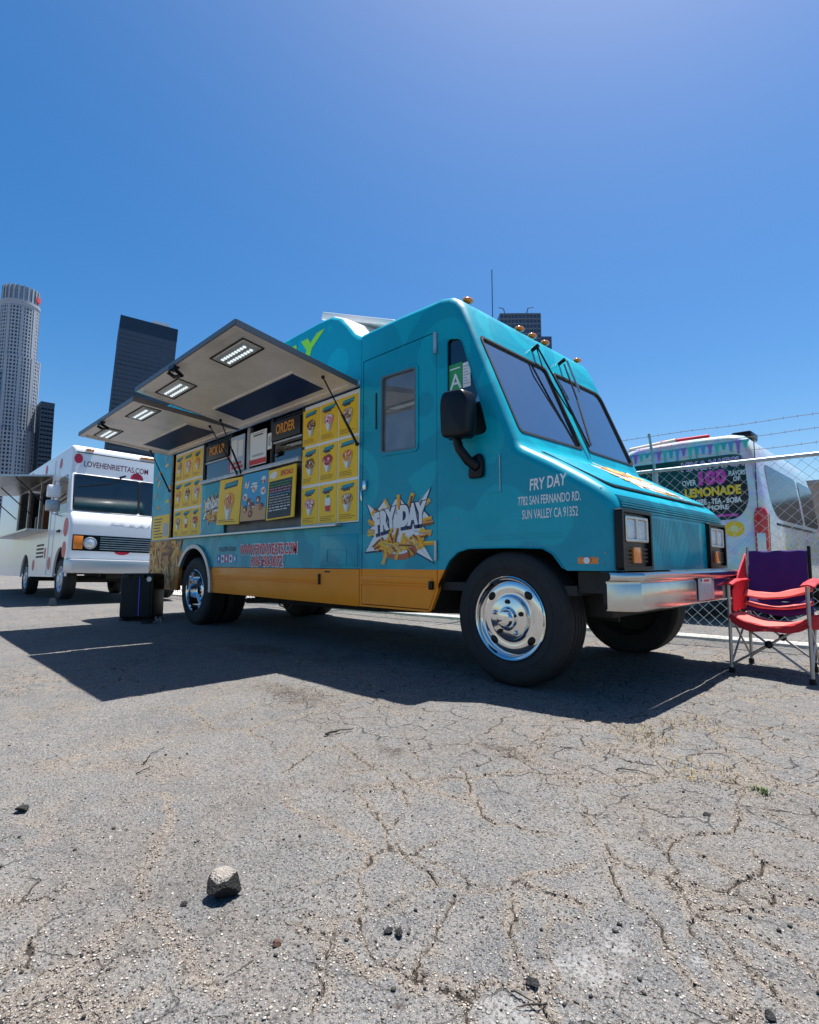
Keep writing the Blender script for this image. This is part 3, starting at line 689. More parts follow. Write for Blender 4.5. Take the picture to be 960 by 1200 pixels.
# headlamps
for yc in (3.195, 4.78):
    hb = G().plate(rrect(yc - .215, .760, yc + .215, 1.115, .02), [rrect(yc - .195, .780, yc + .195, 1.095, .012)], front(XN), -.02, .028).build('headlamp_bezel', BLACKP, ft, bevel=.004)
    G().box(XN - .02, XN + .004, yc - .196, yc + .196, .779, 1.096).build('bezel_back', BLACKP, hb)
    cf = rrect(yc - .165, .925, yc + .165, 1.075, .012)
    lamps = [rrect(yc + s - .066, .942, yc + s + .066, 1.06, .012) for s in (-.078, .078)]
    G().plate(cf, lamps, front(XN), .003, .024).build('lamp_trim', STEEL, hb, bevel=.003)
    for L in lamps: G().plate(L, [], front(XN), .004, .016).build('headlamp', LAMPG, hb, bevel=.005)
    G().plate(rrect(yc - .055, .80, yc + .055, .895, .008), [], front(XN), .003, .022).build('turn_signal', AMBER, hb, bevel=.005)
    for s in (-.12, .12):
        gg = G()
        for k in range(4): gg.box(XN + .003, XN + .014, yc + s - .05, yc + s + .05, .806 + k * .024, .816 + k * .024)
        gg.build('louvre', BLACKP, hb)
# bumper with number plate
bp_ = [(.0, .533), (.040, .534), (.048, .540), (.050, .552), (.050, .680), (.044, .692), (.046, .698), (.066, .704), (.072, .714), (.072, .736), (.064, .746), (.0, .748)]
bb = G(); n = len(bp_); ys = [(2.90, -.16), (2.93, -.05), (2.98, .0), (3.3, .01), (4.02, .015), (4.72, .01), (5.06, .0), (5.11, -.05), (5.14, -.16)]
bb.add([(-1.24 + dx * 1.0 + x, y, z) for y, dx in ys for x, z in bp_], [(j * n + i, (j + 1) * n + i, (j + 1) * n + i + 1, j * n + i + 1) for j in range(len(ys) - 1) for i in range(n - 1)])
bum = bb.build('bumper', mat('worn bumper steel', (.55, .54, .53), .18, 1.0, rvar=.06, scale=12), ft, smooth=35, fix=True)
G().box(-1.42, -1.24, 3.0, 5.04, .56, .74).build('bumper_beam', DARKMET, ft)
PLT = mat('faded plate', (.48, .42, .42), .4)
npl = G().box(-1.172, -1.166, 3.86, 4.19, .552, .70).build('number_plate', PLT, ft, bevel=.003)
for k, (yy, ln) in enumerate(((3.90, .05), (3.97, .05), (4.04, .05), (4.11, .045))): G().box(-1.1662, -1.1648, yy, yy + ln * .8, .60, .655).build('plate_mark', PRGREY, npl)
G().box(-1.1662, -1.1648, 3.97, 4.08, .675, .69).build('plate_mark', PRR, npl)
for y in (3.90, 4.15): G().cyl((-1.168, y, .685), (-1.160, y, .685), .009, 8).build('plate_bolt', CHROME, npl)
# amber roof lamps
for y in (3.16, 3.885, 4.09, 4.31, 4.93):
    G().sphere((-2.525, y, 2.868), .05, 12, 6, (.75, 1.1, .42)).build('roof_marker', AMBER, ft, smooth=60)
# mirror
mg = G().plate(rpoly([(-2.475, 1.685), (-2.255, 1.665), (-2.24, 1.93), (-2.27, 2.005), (-2.46, 2.02), (-2.485, 1.94)], .05), [], lambda u, v, w: (u + .10 * 0, YR - .13 - w, v), -.05, .09)
mir = mg.build('mirror', BLACKP, ft, bevel=.035, seg=3)
G().tube([(-2.40, YR - .13, 1.70), (-2.38, YR - .12, 1.61), (-2.33, YR - .08, 1.52), (-2.29, YR - .03, 1.48)], [.030, .034, .036, .04], 10).build('mirror_arm', BLACKP, mir, smooth=60)
G().plate(rpoly([(-2.375, 1.40), (-2.245, 1.40), (-2.24, 1.52), (-2.265, 1.58), (-2.36, 1.55)], .03), [], S, -.002, .04).build('mirror_foot', BLACKP, mir, bevel=.015)
# wipers
def wip(a, b, c, nm):
    w = G().tube([wsf(*a), wsf(*b)], .008, 6).build('wiper_arm', BLACKP, ft)
    G().tube([wsf(*b), wsf(*c)], .009, 6).build('wiper_blade', SEAL, w)
wip((3.88, 1.07, .05), (3.97, .62, .05), (4.06, .10, .035), 0)
G().tube([wsf(3.86, 1.07, .05), wsf(3.82, .82, .04), wsf(3.98, .40, .04)], .006, 6).build('wiper_link', BLACKP, ft)
wip((4.30, 1.02, .05), (4.22, .60, .05), (4.11, .13, .035), 1)
G().tube([wsf(4.35, 1.06, .07), wsf(4.36, .72, .05)], .010, 6).build('wiper_link', GALV, ft)
for yy in (3.87, 4.32): G().cyl(wsf(yy, 1.07, 0.0), wsf(yy, 1.07, .07), .018, 10).build('wiper_pivot', BLACKP, ft)
G().cyl((-2.9, 4.0, 2.88), (-2.9, 4.0, 3.62), .004, 6).build('aerial', BLACKP, ft)
# far side of the cab
G().plate([(x, z) for x, z in outline], [rpoly([(-3.4, 1.72), (-2.16, 1.72), (-2.42, 2.47), (-3.4, 2.47)], .04)], lambda u, v, w: (u, YL - w, v), 0, .035).build('cab_side_panel', TEAL, ft)
G().plate(rpoly([(-3.4, 1.72), (-2.16, 1.72), (-2.42, 2.47), (-3.4, 2.47)], .04), [], lambda u, v, w: (u, YL - w, v), .015, .02).build('far_side_pane', GLASS, ft)
# cab interior
G().box(-2.34, -2.03, YR + .06, YL - .06, 1.15, 1.58).build('dashboard', mat('dark dash', (.03, .03, .032), .6), ft, bevel=.05)
G().box(-3.60, -1.60, YR + .05, YL - .05, .60, .66).build('cab_floor', DARKMET, ft)
G().box(-3.68, -3.64, YR + .06, 4.0, .66, 2.85).box(-3.68, -3.64, 4.0, 4.6, 2.5, 2.85).box(-3.68, -3.64, 4.6, YL - .06, .66, 2.85).build('bulkhead', CREAM, ft)
G().box(-3.6, -2.6, YR + .08, YL - .08, 2.80, 2.82).build('headliner', CREAM, ft)
sg = G().box(-3.25, -2.75, 4.35, 4.85, .66, 1.15).build('driver_seat', mat('seat vinyl', (.05, .05, .055), .5), ft, bevel=.06)
G().box(-3.36, -3.22, 4.35, 4.85, 1.1, 1.85).build('seat_back', MAT['seat vinyl'], sg, bevel=.05)
sw = G(); c0 = Vector((-2.30, 4.6, 1.62)); ax = Vector((-.6, 0, .8)).normalized()
e1 = Vector((0, 1, 0)); e2 = ax.cross(e1)
sw.tube([c0 + (e1 * math.cos(t * .3142) + e2 * math.sin(t * .3142)) * .21 for t in range(21)], .016, 6)
for t in (0, 2.1, 4.2): sw.cyl(c0, c0 + (e1 * math.cos(t) + e2 * math.sin(t)) * .21, .012, 6)
sw.cyl(c0, c0 - ax * .35, .03, 8).build('steering_wheel', BLACKP, ft, smooth=50)
G().box(-3.3, -3.1, 3.3, 3.32, 1.4, 1.9).build('grab_panel', STEEL, ft)
# -- wheels
def wheel(x, y, rear=False, inner=False):
    o = Vector((x, y, .436)); A = (0, -1, 0)       # profile distance runs outwards
    tp = [(.272, .095), (.285, .118), (.318, .128), (.375, .132), (.412, .124), (.430, .111), (.440, .100), (.4455, .086)]
    for gx in (.055, .018, -.018, -.055):
        tp += [(.446, gx + .006), (.433, gx + .005), (.433, gx - .005), (.446, gx - .006)]
    tp += [(.4455, -.086), (.440, -.098), (.412, -.120), (.33, -.127), (.272, -.10)]
    w = G().lathe(tp, o, A, 72).build('wheel' if not rear else 'wheel', RUBBER, ft, smooth=32, fix=True)
    for rr, hh in ((.335, .1315), (.396, .1290)):
        G().lathe([(rr - .004, hh - .004), (rr - .003, hh), (rr + .003, hh), (rr + .004, hh - .004)], o, A, 60).build('sidewall_ridge', RUBBER, w, smooth=50)
    if inner:
        G().lathe([(.28, .09), (.26, .06), (.24, -.02), (.1, -.03), (0, -.03)], o, A, 32).build('rim', DARKMET, w, smooth=40); return w
    if not rear:
        rp = [(.276, .085), (.281, .110), (.279, .122), (.272, .126), (.263, .122), (.258, .108), (.250, .092), (.242, .086), (.234, .088), (.205, .094), (.178, .092), (.160, .088), (.150, .092), (.147, .118), (.142, .126), (.134, .128), (.085, .130), (.074, .132), (.072, .150), (.068, .158), (.058, .160), (.052, .172), (.046, .180), (.02, .184), (0, .184)]
    else:
        rp = [(.276, .085), (.281, .110), (.279, .122), (.272, .126), (.263, .120), (.256, .095), (.250, .05), (.240, -.005), (.225, -.03), (.19, -.045), (.155, -.05), (.150, -.03), (.14, -.025), (.098, -.022), (.094, .03), (.086, .045), (.06, .05), (.05, .062), (0, .064)]
    rim = G().lathe(rp, o, A, 72).build('rim', CHROME, w, smooth=38, fix=True)
    
    for k in range(4):
        t = R(48 + 90 * k); rad = .206 if not rear else .205; hh = .0955 if not rear else -.036
        c = o + Vector((math.cos(t) * rad, -hh, math.sin(t) * rad))
        hv = G().lathe([(0, .0035), (.026, .003), (.033, .0)], (0, 0, 0), A, 18); hv.v = [(c.x + x * math.sin(t) * -1.0 + z * math.cos(t) * .72, c.y + y, c.z + x * math.cos(t) + z * math.sin(t) * .72) for x, y, z in hv.v]; hv.build('hand_hole', BLACKP, w, smooth=50)
    for k in range(5):
        t = R(90 + 72 * k + (15 if rear else 0)); rad = .110 if not rear else .12; hh = .128 if not rear else -.024
        c = o + Vector((math.cos(t) * rad, -hh, math.sin(t) * rad))
        G().lathe([(.016, 0), (.015, .012), (.009, .024), (0, .026)], c, A, 10).build('wheel_nut', CHROME if k % 2 else DARKMET, w, smooth=40)
    return w
wheel(XA, YR + .130)
wheel(XA, YL - .130, inner=True)
XR = -7.06
wheel(XR, YR + .13, rear=True); wheel(XR, YR + .42, rear=True, inner=True)
wheel(XR, YL - .13, inner=True); wheel(XR, YL - .42, inner=True)
# chassis
ch = G()
for y in (3.65, 4.40): ch.box(-8.4, -1.35, y - .045, y + .045, .50, .68)
for x in (-7.9, -6.0, -4.6, -3.0, -1.6): ch.box(x - .05, x + .05, 3.65, 4.4, .52, .66)
ch.build('chassis_frame', DARKMET, ft)
G().cyl((XA, YR + .2, .405), (XA, YL - .2, .405), .05, 12).box(XA - .07, XA + .07, 3.5, 4.55, .36, .48).build('front_axle', DARKMET, ft)
G().cyl((XR, YR + .5, .405), (XR, YL - .5, .405), .07, 12).sphere((XR, 4.02, .405), .17).build('rear_axle', DARKMET, ft, smooth=60)
G().cyl((-6.9, 4.02, .44), (-3.2, 4.0, .52), .04, 10).build('drive_shaft', DARKMET, ft)
G().box(-3.4, -2.3, 3.72, 4.3, .38, .95).build('engine_sump', DARKMET, ft, bevel=.05)
G().box(-6.2, -5.0, 4.45, 4.95, .40, .72).build('fuel_tank', DARKMET, ft, bevel=.05)
G().tube([(-2.6, 3.55, .42), (-4, 3.5, .36), (-6, 3.5, .34), (-6.4, 3.4, .32)], .035, 8).build('exhaust', DARKMET, ft)
G().box(-1.60, -1.34, 3.05, 3.11, .62, .75).box(-1.36, -1.33, 3.05, 3.09, .60, .75).build('bumper_bracket', DARKMET, ft)
G().tube([(-5.3, 3.2, .43), (-5.28, 3.2, .33), (-5.1, 3.2, .30), (-5.0, 3.2, .36), (-4.98, 3.2, .43)], .008, 6).build('loose_hose', BLACKP, ft)
G().box(-1.75, -1.50, 3.3, 4.8, .45, .62).box(-3.0, -1.8, 3.45, 3.6, .45, .60).build('steering_gear', DARKMET, ft, bevel=.02)
# -- box body
zt = 3.20
top = [(-8.72, 2.95), (-8.66, 3.12), (-8.50, zt), (-4.30, zt), (-4.10, 3.185), (-3.97, 3.13), (-3.86, 3.03), (-3.76, 2.91), (-3.68, 2.85), (XC, 2.826)]
rarch = [(XR + .50 * math.cos(R(a)), .47 + .50 * math.sin(R(a))) for a in range(0, 181, 12)]
rarch[0] = (XR + .50, .752); 
SO = (-7.935, 1.160, -3.640, 2.395)     # serving opening
ra = [(XR + .505 * math.cos(R(a)), .50 + .505 * math.sin(R(a))) for a in range(30, 151, 10)]
up_out = [(XB, .752)] + [(ra[-1][0], .752)] + ra[::-1] + [(ra[0][0], .752), (XC, .752)] + top[::-1] + [(XB, 2.80)]
bodyw = G().plate(up_out, [[(SO[0], SO[1]), (SO[2], SO[1]), (SO[2], SO[3]), (SO[0], SO[3])]], sp, 0, .05).build('side_wall', TEAL, ft)
# orange skirt between wheel and door, with trim rail and hatch
G().plate([(-6.55, .436), (XC - .006, .426), (XC - .006, .748), (-6.548, .748)], [], sp, -.003, .045).build('skirt', ORANGE, ft, bevel=.003)
G().box(-6.50, -4.21, YR - .018, YR - .003, .612, .630).box(-6.50, -4.21, YR - .010, YR - .003, .630, .69).build('skirt_rail', ORANGE, ft, bevel=.004)
G().box(-4.215, -4.195, YR - .022, YR - .003, .60, .70).build('rail_end', DARKMET, ft)
hatch = G().plate(rrect(-4.21, .772, -3.645, 1.062, .01), [], S, -.001, .006).build('locker_hatch', TEAL, ft, bevel=.003)
G().plate(rrect(-4.10, .80, -3.80, .93, .01), [rrect(-4.09, .81, -3.81, .92, .008)], S, .006, .010).build('hatch_outline', TEAL, hatch)
G().box(-4.13, -4.05, YR - .008, YR - .003, .715, .728).build('skirt_slot', SEAL, ft)
# rear lower corner: straw-coloured printed wrap with chips
def wrap_mat():
    m = bpy.data.materials.new('printed chips wrap'); m.use_nodes = True; n, l = nodes(m); b = n['Principled BSDF']; b.inputs['Roughness'].default_value = .45
    g = n.new('ShaderNodeNewGeometry'); mp = n.new('ShaderNodeMapping'); mp.inputs['Scale'].default_value = (7, 7, 3.2); mp.inputs['Rotation'].default_value = (0, R(38), 0); l.new(g.outputs['Position'], mp.inputs[0])
    v = n.new('ShaderNodeTexVoronoi'); v.inputs['Scale'].default_value = 1.6; l.new(mp.outputs[0], v.inputs['Vector'])
    r = n.new('ShaderNodeValToRGB'); l.new(v.outputs['Color'], r.inputs[0]); e = r.color_ramp.elements
    e[0].color = (.50, .16, .03, 1); e[1].color = (.78, .45, .13, 1); k = e.new(.45); k.color = (.66, .30, .06, 1); k = e.new(.75); k.color = (.42, .12, .03, 1)
    w = n.new('ShaderNodeTexNoise'); w.inputs['Scale'].default_value = 5; l.new(mp.outputs[0], w.inputs['Vector'])
    mx = n.new('ShaderNodeMix'); mx.data_type = 'RGBA'; mx.blend_type = 'MULTIPLY'; mx.inputs[0].default_value = .5; l.new(r.outputs[0], mx.inputs[6]); l.new(w.outputs['Color'], mx.inputs[7]); l.new(mx.outputs[2], b.inputs['Base Color'])
    return m
CHIPS = wrap_mat()
rl = [(XB, .42), (-7.60, .42)] + [(x, z) for x, z in [(-7.585, .60), (-7.56, .752)]]
G().plate([(XB, .42), (-7.63, .42), (-7.60, .56), (-7.575, .748), (XB, .748)], [], sp, -.003, .045).build('rear_skirt', CHIPS, ft)
wr = G().plate(rpoly([(XB + .004, .755), (-7.57, .755), (-7.50, .84), (-7.42, .93), (-7.60, 1.02), (-7.78, 1.13), (XB + .004, 1.135)], .02), [], S, -.001, .003).build('chips_wrap', CHIPS, ft)
rnd = random.Random(4)
g = G()
for k in range(150):
    x = rnd.uniform(-8.72, -7.52); z = rnd.uniform(.45, 1.12); t = rnd.uniform(-.5, 2.2); L = rnd.uniform(.06, .12); w = .026
    if math.hypot(x - XR, z - .475) < .66 or (x > -7.66 and z < .76): continue
    g.use(k % 4); g.flat([(x + a * math.cos(t) - b * math.sin(t), min(max(z + a * math.sin(t) + b * math.cos(t), .44), 1.13)) for a, b in ((-L, -w), (L, -w * .7), (L, w), (-L, w * .8))], S, .0045 + k * .00003)
tag(g.build('printed_chips', [PRTAN, mat('chip orange print', (.62, .27, .05), .5), mat('chip gold print', (.74, .46, .12), .5), PRBR], ft), kind='stuff')
# menu list on the rear corner, with faint chips floating over the turquoise
ml_ = G().use(0).flat(rrect(-8.68, 1.15, -7.99, 1.52, .01), S, .003)
for k in range(7): ml_.use(1).flat(rrect(-8.62, 1.19 + k * .045, -8.62 + .25 + .2 * rnd.random(), 1.205 + k * .045, .001), S, .004)
ml_.use(2).flat(rrect(-8.25, 1.2, -8.06, 1.40, .01), S, .005); ml_.build('menu_list', [YEL, PRB, PRGREY], ft)
for k in range(9):
    x = -8.66 + rnd.random() * .62; z = 1.62 + k * .09 + rnd.random() * .04
    G().flat(ell(x, z, .075, .022, 10, rnd.uniform(-.7, .9), .15, rnd), S, .003).build('painted_chip', [PRO, YEL, PRTAN][k % 3], ft)
# wheel-arch trim in bright metal
tr = G(); arc = [(XR + .50 * math.cos(R(a)), .475 + .525 * math.sin(R(a))) for a in range(-4, 158, 9)]
tr.add([p for (x, z), (x2, z2) in zip(arc, [(XR + .56 * math.cos(R(a)), .475 + .575 * math.sin(R(a))) for a in range(-4, 158, 9)]) for p in ((x, YR + .02, z), (x, YR - .035, z), (x2, YR - .035, z2), (x2, YR - .004, z2))],
       [(4 * i + k, 4 * i + (k + 1), 4 * i + 4 + k + 1, 4 * i + 4 + k) for i in range(len(arc) - 1) for k in range(3)])
tr.build('arch_trim', GALV, ft, smooth=40, fix=True)
wl_ = G()
for k in range(len(arc) - 1):
    (a, b), (c, d) = arc[k], arc[k + 1]; wl_.add([(a, YR + .01, b), (c, YR + .01, d), (c, YR + .7, d), (a, YR + .7, b)], [(0, 1, 2, 3)])
wl_.box(XR - .52, XR + .52, YR + .68, YR + .70, .4, 1.02).build('rear_wheel_well', DARKMET, ft)
# other walls, roof, floor
tp2 = [(-8.72, 2.95), (-8.66, 3.15), (-8.50, 3.25), (-4.30, 3.25), (-4.10, 3.235), (-3.94, 3.16), (-3.83, 3.05), (-3.73, 2.94), (-3.66, 2.90), (XC, 2.885)]
rf = G(); stn = [(YR, 0), (YR + .01, .35), (YR + .03, .7), (YR + .07, 1.0), (YL - .07, 1.0), (YL - .03, .7), (YL - .01, .35), (YL, 0)]
nn = len(top); rf.add([(a[0] + (b[0] - a[0]) * k, y, a[1] + (b[1] - a[1]) * k) for y, k in stn for a, b in zip(top, tp2)], [])
for j in range(len(stn) - 1):
    for i in range(nn - 1):
        rf.use(0 if 2 <= j <= 4 and i >= 1 else 1); rf.f.append((j * nn + i, (j + 1) * nn + i, (j + 1) * nn + i + 1, j * nn + i + 1)); rf.m.append(rf.cur)
rf.build('box_roof', [WHITE, TEAL], ft, smooth=45)
G().box(XB, XB + .05, YR + .052, YL - .052, .44, 2.95).build('rear_wall', TEAL, ft)
G().plate([(XB, .44)] + [(XC, .44)] + top[::-1] + [(XB, 2.8)], [], lambda u, v, w: (u, YL - w, v), 0, .05).build('far_side_wall', TEAL, ft)
G().box(XB + .06, XC, YR + .06, YL - .06, .62, .70).build('box_floor', DARKMET, ft)
# painted name on the raised side above the awnings
text('FRY DAY', .225, S, -6.40, 2.815, .004, 'lettering', mat('lime print', (.62, .72, .03), .45), ft, width=2.22, shear=.3, off=.05, rot=.03)
# roof hatch standing open
rh = G().hexa([(-4.72, 3.30, 3.50), (-3.55, 3.30, 3.02 + .03), (-4.72, 4.25, 3.50), (-3.55, 4.25, 3.05), (-4.70, 3.30, 3.585), (-3.53, 3.30, 3.10), (-4.70, 4.25, 3.585), (-3.53, 4.25, 3.10)])
hatch2 = rh.build('roof_hatch', WHITE, ft, bevel=.012)
for y in (3.4, 4.15): G().cyl((-4.5, y, 3.24), (-4.62, y, 3.47), .014, 8).build('hatch_stay', GALV, hatch2)
# sill shelf under the opening
G().box(-8.06, -3.88, YR - .075, YR + .03, 1.137, 1.160).build('counter_shelf', STEEL, ft, bevel=.004)
G().box(-7.945, -3.63, YR - .006, YR + .05, 2.395, 2.45).build('opening_head', STEEL, ft)
G().box(-7.985, -7.935, YR - .012, YR + .05, 1.16, 2.42).build('opening_jamb', mat('worn edge', (.22, .16, .12), .6, var=.5, scale=20), ft)
# kitchen inside the opening
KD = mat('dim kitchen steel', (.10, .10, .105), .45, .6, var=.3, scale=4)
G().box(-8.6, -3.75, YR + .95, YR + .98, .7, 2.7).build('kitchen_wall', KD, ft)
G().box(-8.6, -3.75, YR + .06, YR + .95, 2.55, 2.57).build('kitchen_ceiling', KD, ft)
for x0, x1, z1 in ((-6.6, -6.0, 2.10), (-5.6, -5.0, 2.0), (-4.95, -4.6, 2.2)): G().box(x0, x1, YR + .55, YR + .94, 1.2, z1).build('kitchen_unit', STEEL, ft, bevel=.02)
G().box(-6.92, -4.58, YR + .05, YR + .4, 1.82, 1.86).build('inner_counter', STEEL, ft)
G().sphere((-5.02, YR + .16, 1.99), .10, 14, 8, (1, 1, 1.1)).build('kitchen_pot', STEEL, ft, smooth=60)
# window band: ledge, posts, sliding panes
G().box(-6.93, -4.575, YR - .035, YR + .05, 1.838, 1.885).build('window_ledge', GALV, ft, bevel=.004)
for x in (-6.93, -6.17, -5.735, -5.20, -4.575): G().box(x, x + (.05 if x != -5.735 else .07), YR + .006, YR + .045, 1.885, 2.392).build('window_post', GALV if x in (-5.735,) else DARKMET, ft)
for x0, x1 in ((-6.875, -6.175), (-5.145, -4.58)):
    pn = G().box(x0, x1, YR + .022, YR + .026, 1.89, 2.385).build('sliding_pane', DKGLASS, ft)
    G().box(x0, x1, YR + .010, YR + .020, 2.105, 2.125).build('pane_rail', GALV, pn)
def signboard(x0, x1, z0, z1, word):
    b = G().box(x0, x1, YR - .004, YR + .009, z0, z1).build('window_sign', PRK, ft, bevel=.003)
    text(word, .105, S, (x0 + x1) / 2, z0 + .065, .006, 'lettering', PRO, b, width=(x1 - x0) * .66, off=.02, align='C', shear=.05)
signboard(-6.83, -6.20, 2.135, 2.335, 'PICK UP'); signboard(-5.165, -4.60, 2.135, 2.345, 'ORDER')
def sheet(x0, x1, z0, z1, mats, rows, nm):
    g = G().use(0).box(x0, x1, YR - .002, YR + .004, z0, z1)
    for (a, b, c, d, k) in rows: g.use(k).flat(rrect(x0 + (x1 - x0) * a, z0 + (z1 - z0) * b, x0 + (x1 - x0) * c, z0 + (z1 - z0) * d, .001), S, .004)
    return g.build(nm, mats, ft)
sheet(-5.64, -5.275, 1.92, 2.31, [PRW, PRR, PRGREY, PRK], [(.0, .02, 1, .17, 1), (.15, .25, .85, .32, 2), (.2, .86, .8, .90, 3), (.12, .93, .88, .96, 2)], 'paper_notice')
sheet(-5.25, -5.16, 2.06, 2.24, [PRW, PRGREY], [(.2, .2, .8, .8, 1)], 'paper_notice')
sheet(-6.13, -5.78, 1.90, 2.34, [mat('pale blue paper', (.45, .56, .68), .5), PRR, PRW], [(.1, .08, .9, .16, 1), (.2, .20, .8, .27, 1), (.1, .34, .5, .9, 2), (.56, .4, .9, .85, 2)], 'paper_notice')
G().box(-6.17, -6.12, YR, YR + .006, 1.9, 2.13).build('red_strip', PRR, ft)

# printed food pictures
def dish(g, cx, cz, w, h, kind, fn, rd, wz=.004):
    """a paper cone or cup heaped with food: flat print"""
    if kind == 'drink':
        g.use(W_).flat([(cx - w * .20, cz - h * .42), (cx + w * .20, cz - h * .42), (cx + w * .27, cz + h * .18), (cx - w * .27, cz + h * .18)], fn, wz)
        g.use(R_).flat([(cx - w * .19, cz - h * .40), (cx + w * .19, cz - h * .40), (cx + w * .23, cz - h * .10), (cx - w * .23, cz - h * .10)], fn, wz + .001)
        g.use(W_).flat(ell(cx, cz + h * .2, w * .28, h * .10, 12), fn, wz + .001); g.use(GR_).flat(ell(cx, cz + h * .36, w * .12, h * .08, 8), fn, wz + .002); return
    g.use(W_).flat([(cx - w * .13, cz - h * .48), (cx + w * .12, cz - h * .50), (cx + w * .40, cz + h * .05), (cx - w * .40, cz + h * .02)], fn, wz)
    g.use(GY_).flat([(cx - w * .02, cz - h * .49), (cx + w * .12, cz - h * .50), (cx + w * .40, cz + h * .05), (cx + w * .1, cz)], fn, wz + .0008)
    cols = {'a': [BR_, K_, TA_], 'b': [PI_, BR_, W_], 'c': [O_, R_, TA_], 'd': [TA_, GY_, BR_], 'e': [R_, PI_, BR_]}[kind]
    g.use(cols[0]).flat(ell(cx, cz + h * .12, w * .44, h * .27, 14, 0, .12, rd), fn, wz + .0016)
    for k in range(16):
        a = rd.random() * 6.28; q = rd.random() ** .5
        g.use(cols[1 + k % 2] if k % 4 else W_).flat(ell(cx + math.cos(a) * q * w * .36, cz + h * .13 + math.sin(a) * q * h * .23, w * rd.uniform(.05, .13), h * rd.uniform(.025, .06), 7, rd.random() * 3, .2, rd), fn, wz + .0022 + k * .00008)
def menu_panel(x0, x1, z0, z1, rd, kind, y=YR + .004):
    fn = side(y); w = x1 - x0; h = z1 - z0
    p = G().box(x0, x1, y, y + .004, z0, z1).build('menu_panel', YEL, ft)
    hx = x0 + w * .5; hz = z1 - h * .13; g = G()
    ww = w * rd.uniform(.27, .36)
    g.use(B_).flat([(hx - ww - .006, hz - h * .075), (hx + ww * .85, hz - h * .045), (hx + ww + .01, hz + h * .05), (hx - ww + .012, hz + h * .02)], fn, .003)
    g.use(T_).flat([(hx - ww, hz - h * .045), (hx + ww * .92, hz - h * .02), (hx + ww, hz + h * .065), (hx - ww + .018, hz + h * .04)], fn, .004)
    if rd.random() < .6: g.use(B_).flat([(hx - ww * .7, hz - h * .115), (hx + ww * .4, hz - h * .10), (hx + ww * .45, hz - h * .06), (hx - ww * .68, hz - h * .075)], fn, .0035)
    g.build('panel_heading', PALETTE, p)
    g = G(); dish(g, hx + w * rd.uniform(-.03, .05), z0 + h * .50, w * .62, h * .52, kind, fn, rd); g.build('food_picture', PALETTE, p)
    g = G()
    for k in range(3): g.flat(rrect(x0 + w * .08, z0 + h * (.07 + .045 * k), x0 + w * rd.uniform(.55, .9), z0 + h * (.082 + .045 * k), .0005), fn, .003)
    g.build('panel_print', PRBR, p)
def menu_board(x0, x1, z0, z1, seed, drink):
    G().box(x0, x1, YR + .009, YR + .022, z0, z1).build('menu_backing', PRW, ft)
    rd = random.Random(seed); cw = (x1 - x0 - .03) / 3; ch_ = (z1 - z0 - .02) / 3; kinds = 'abdbcdaec'
    for r in range(3):
        for c in range(3):
            k = 'drink' if (r, c) == drink else kinds[(r * 3 + c + seed) % 9]
            menu_panel(x0 + .012 + c * (cw + .004), x0 + .012 + c * (cw + .004) + cw - .014, z0 + .012 + r * ch_, z0 + .012 + r * ch_ + ch_ - .03, rd, k)
menu_board(-4.565, -3.645, 1.168, 2.385, 3, (0, 1)); menu_board(-7.88, -6.945, 1.168, 2.385, 5, (0, 1))
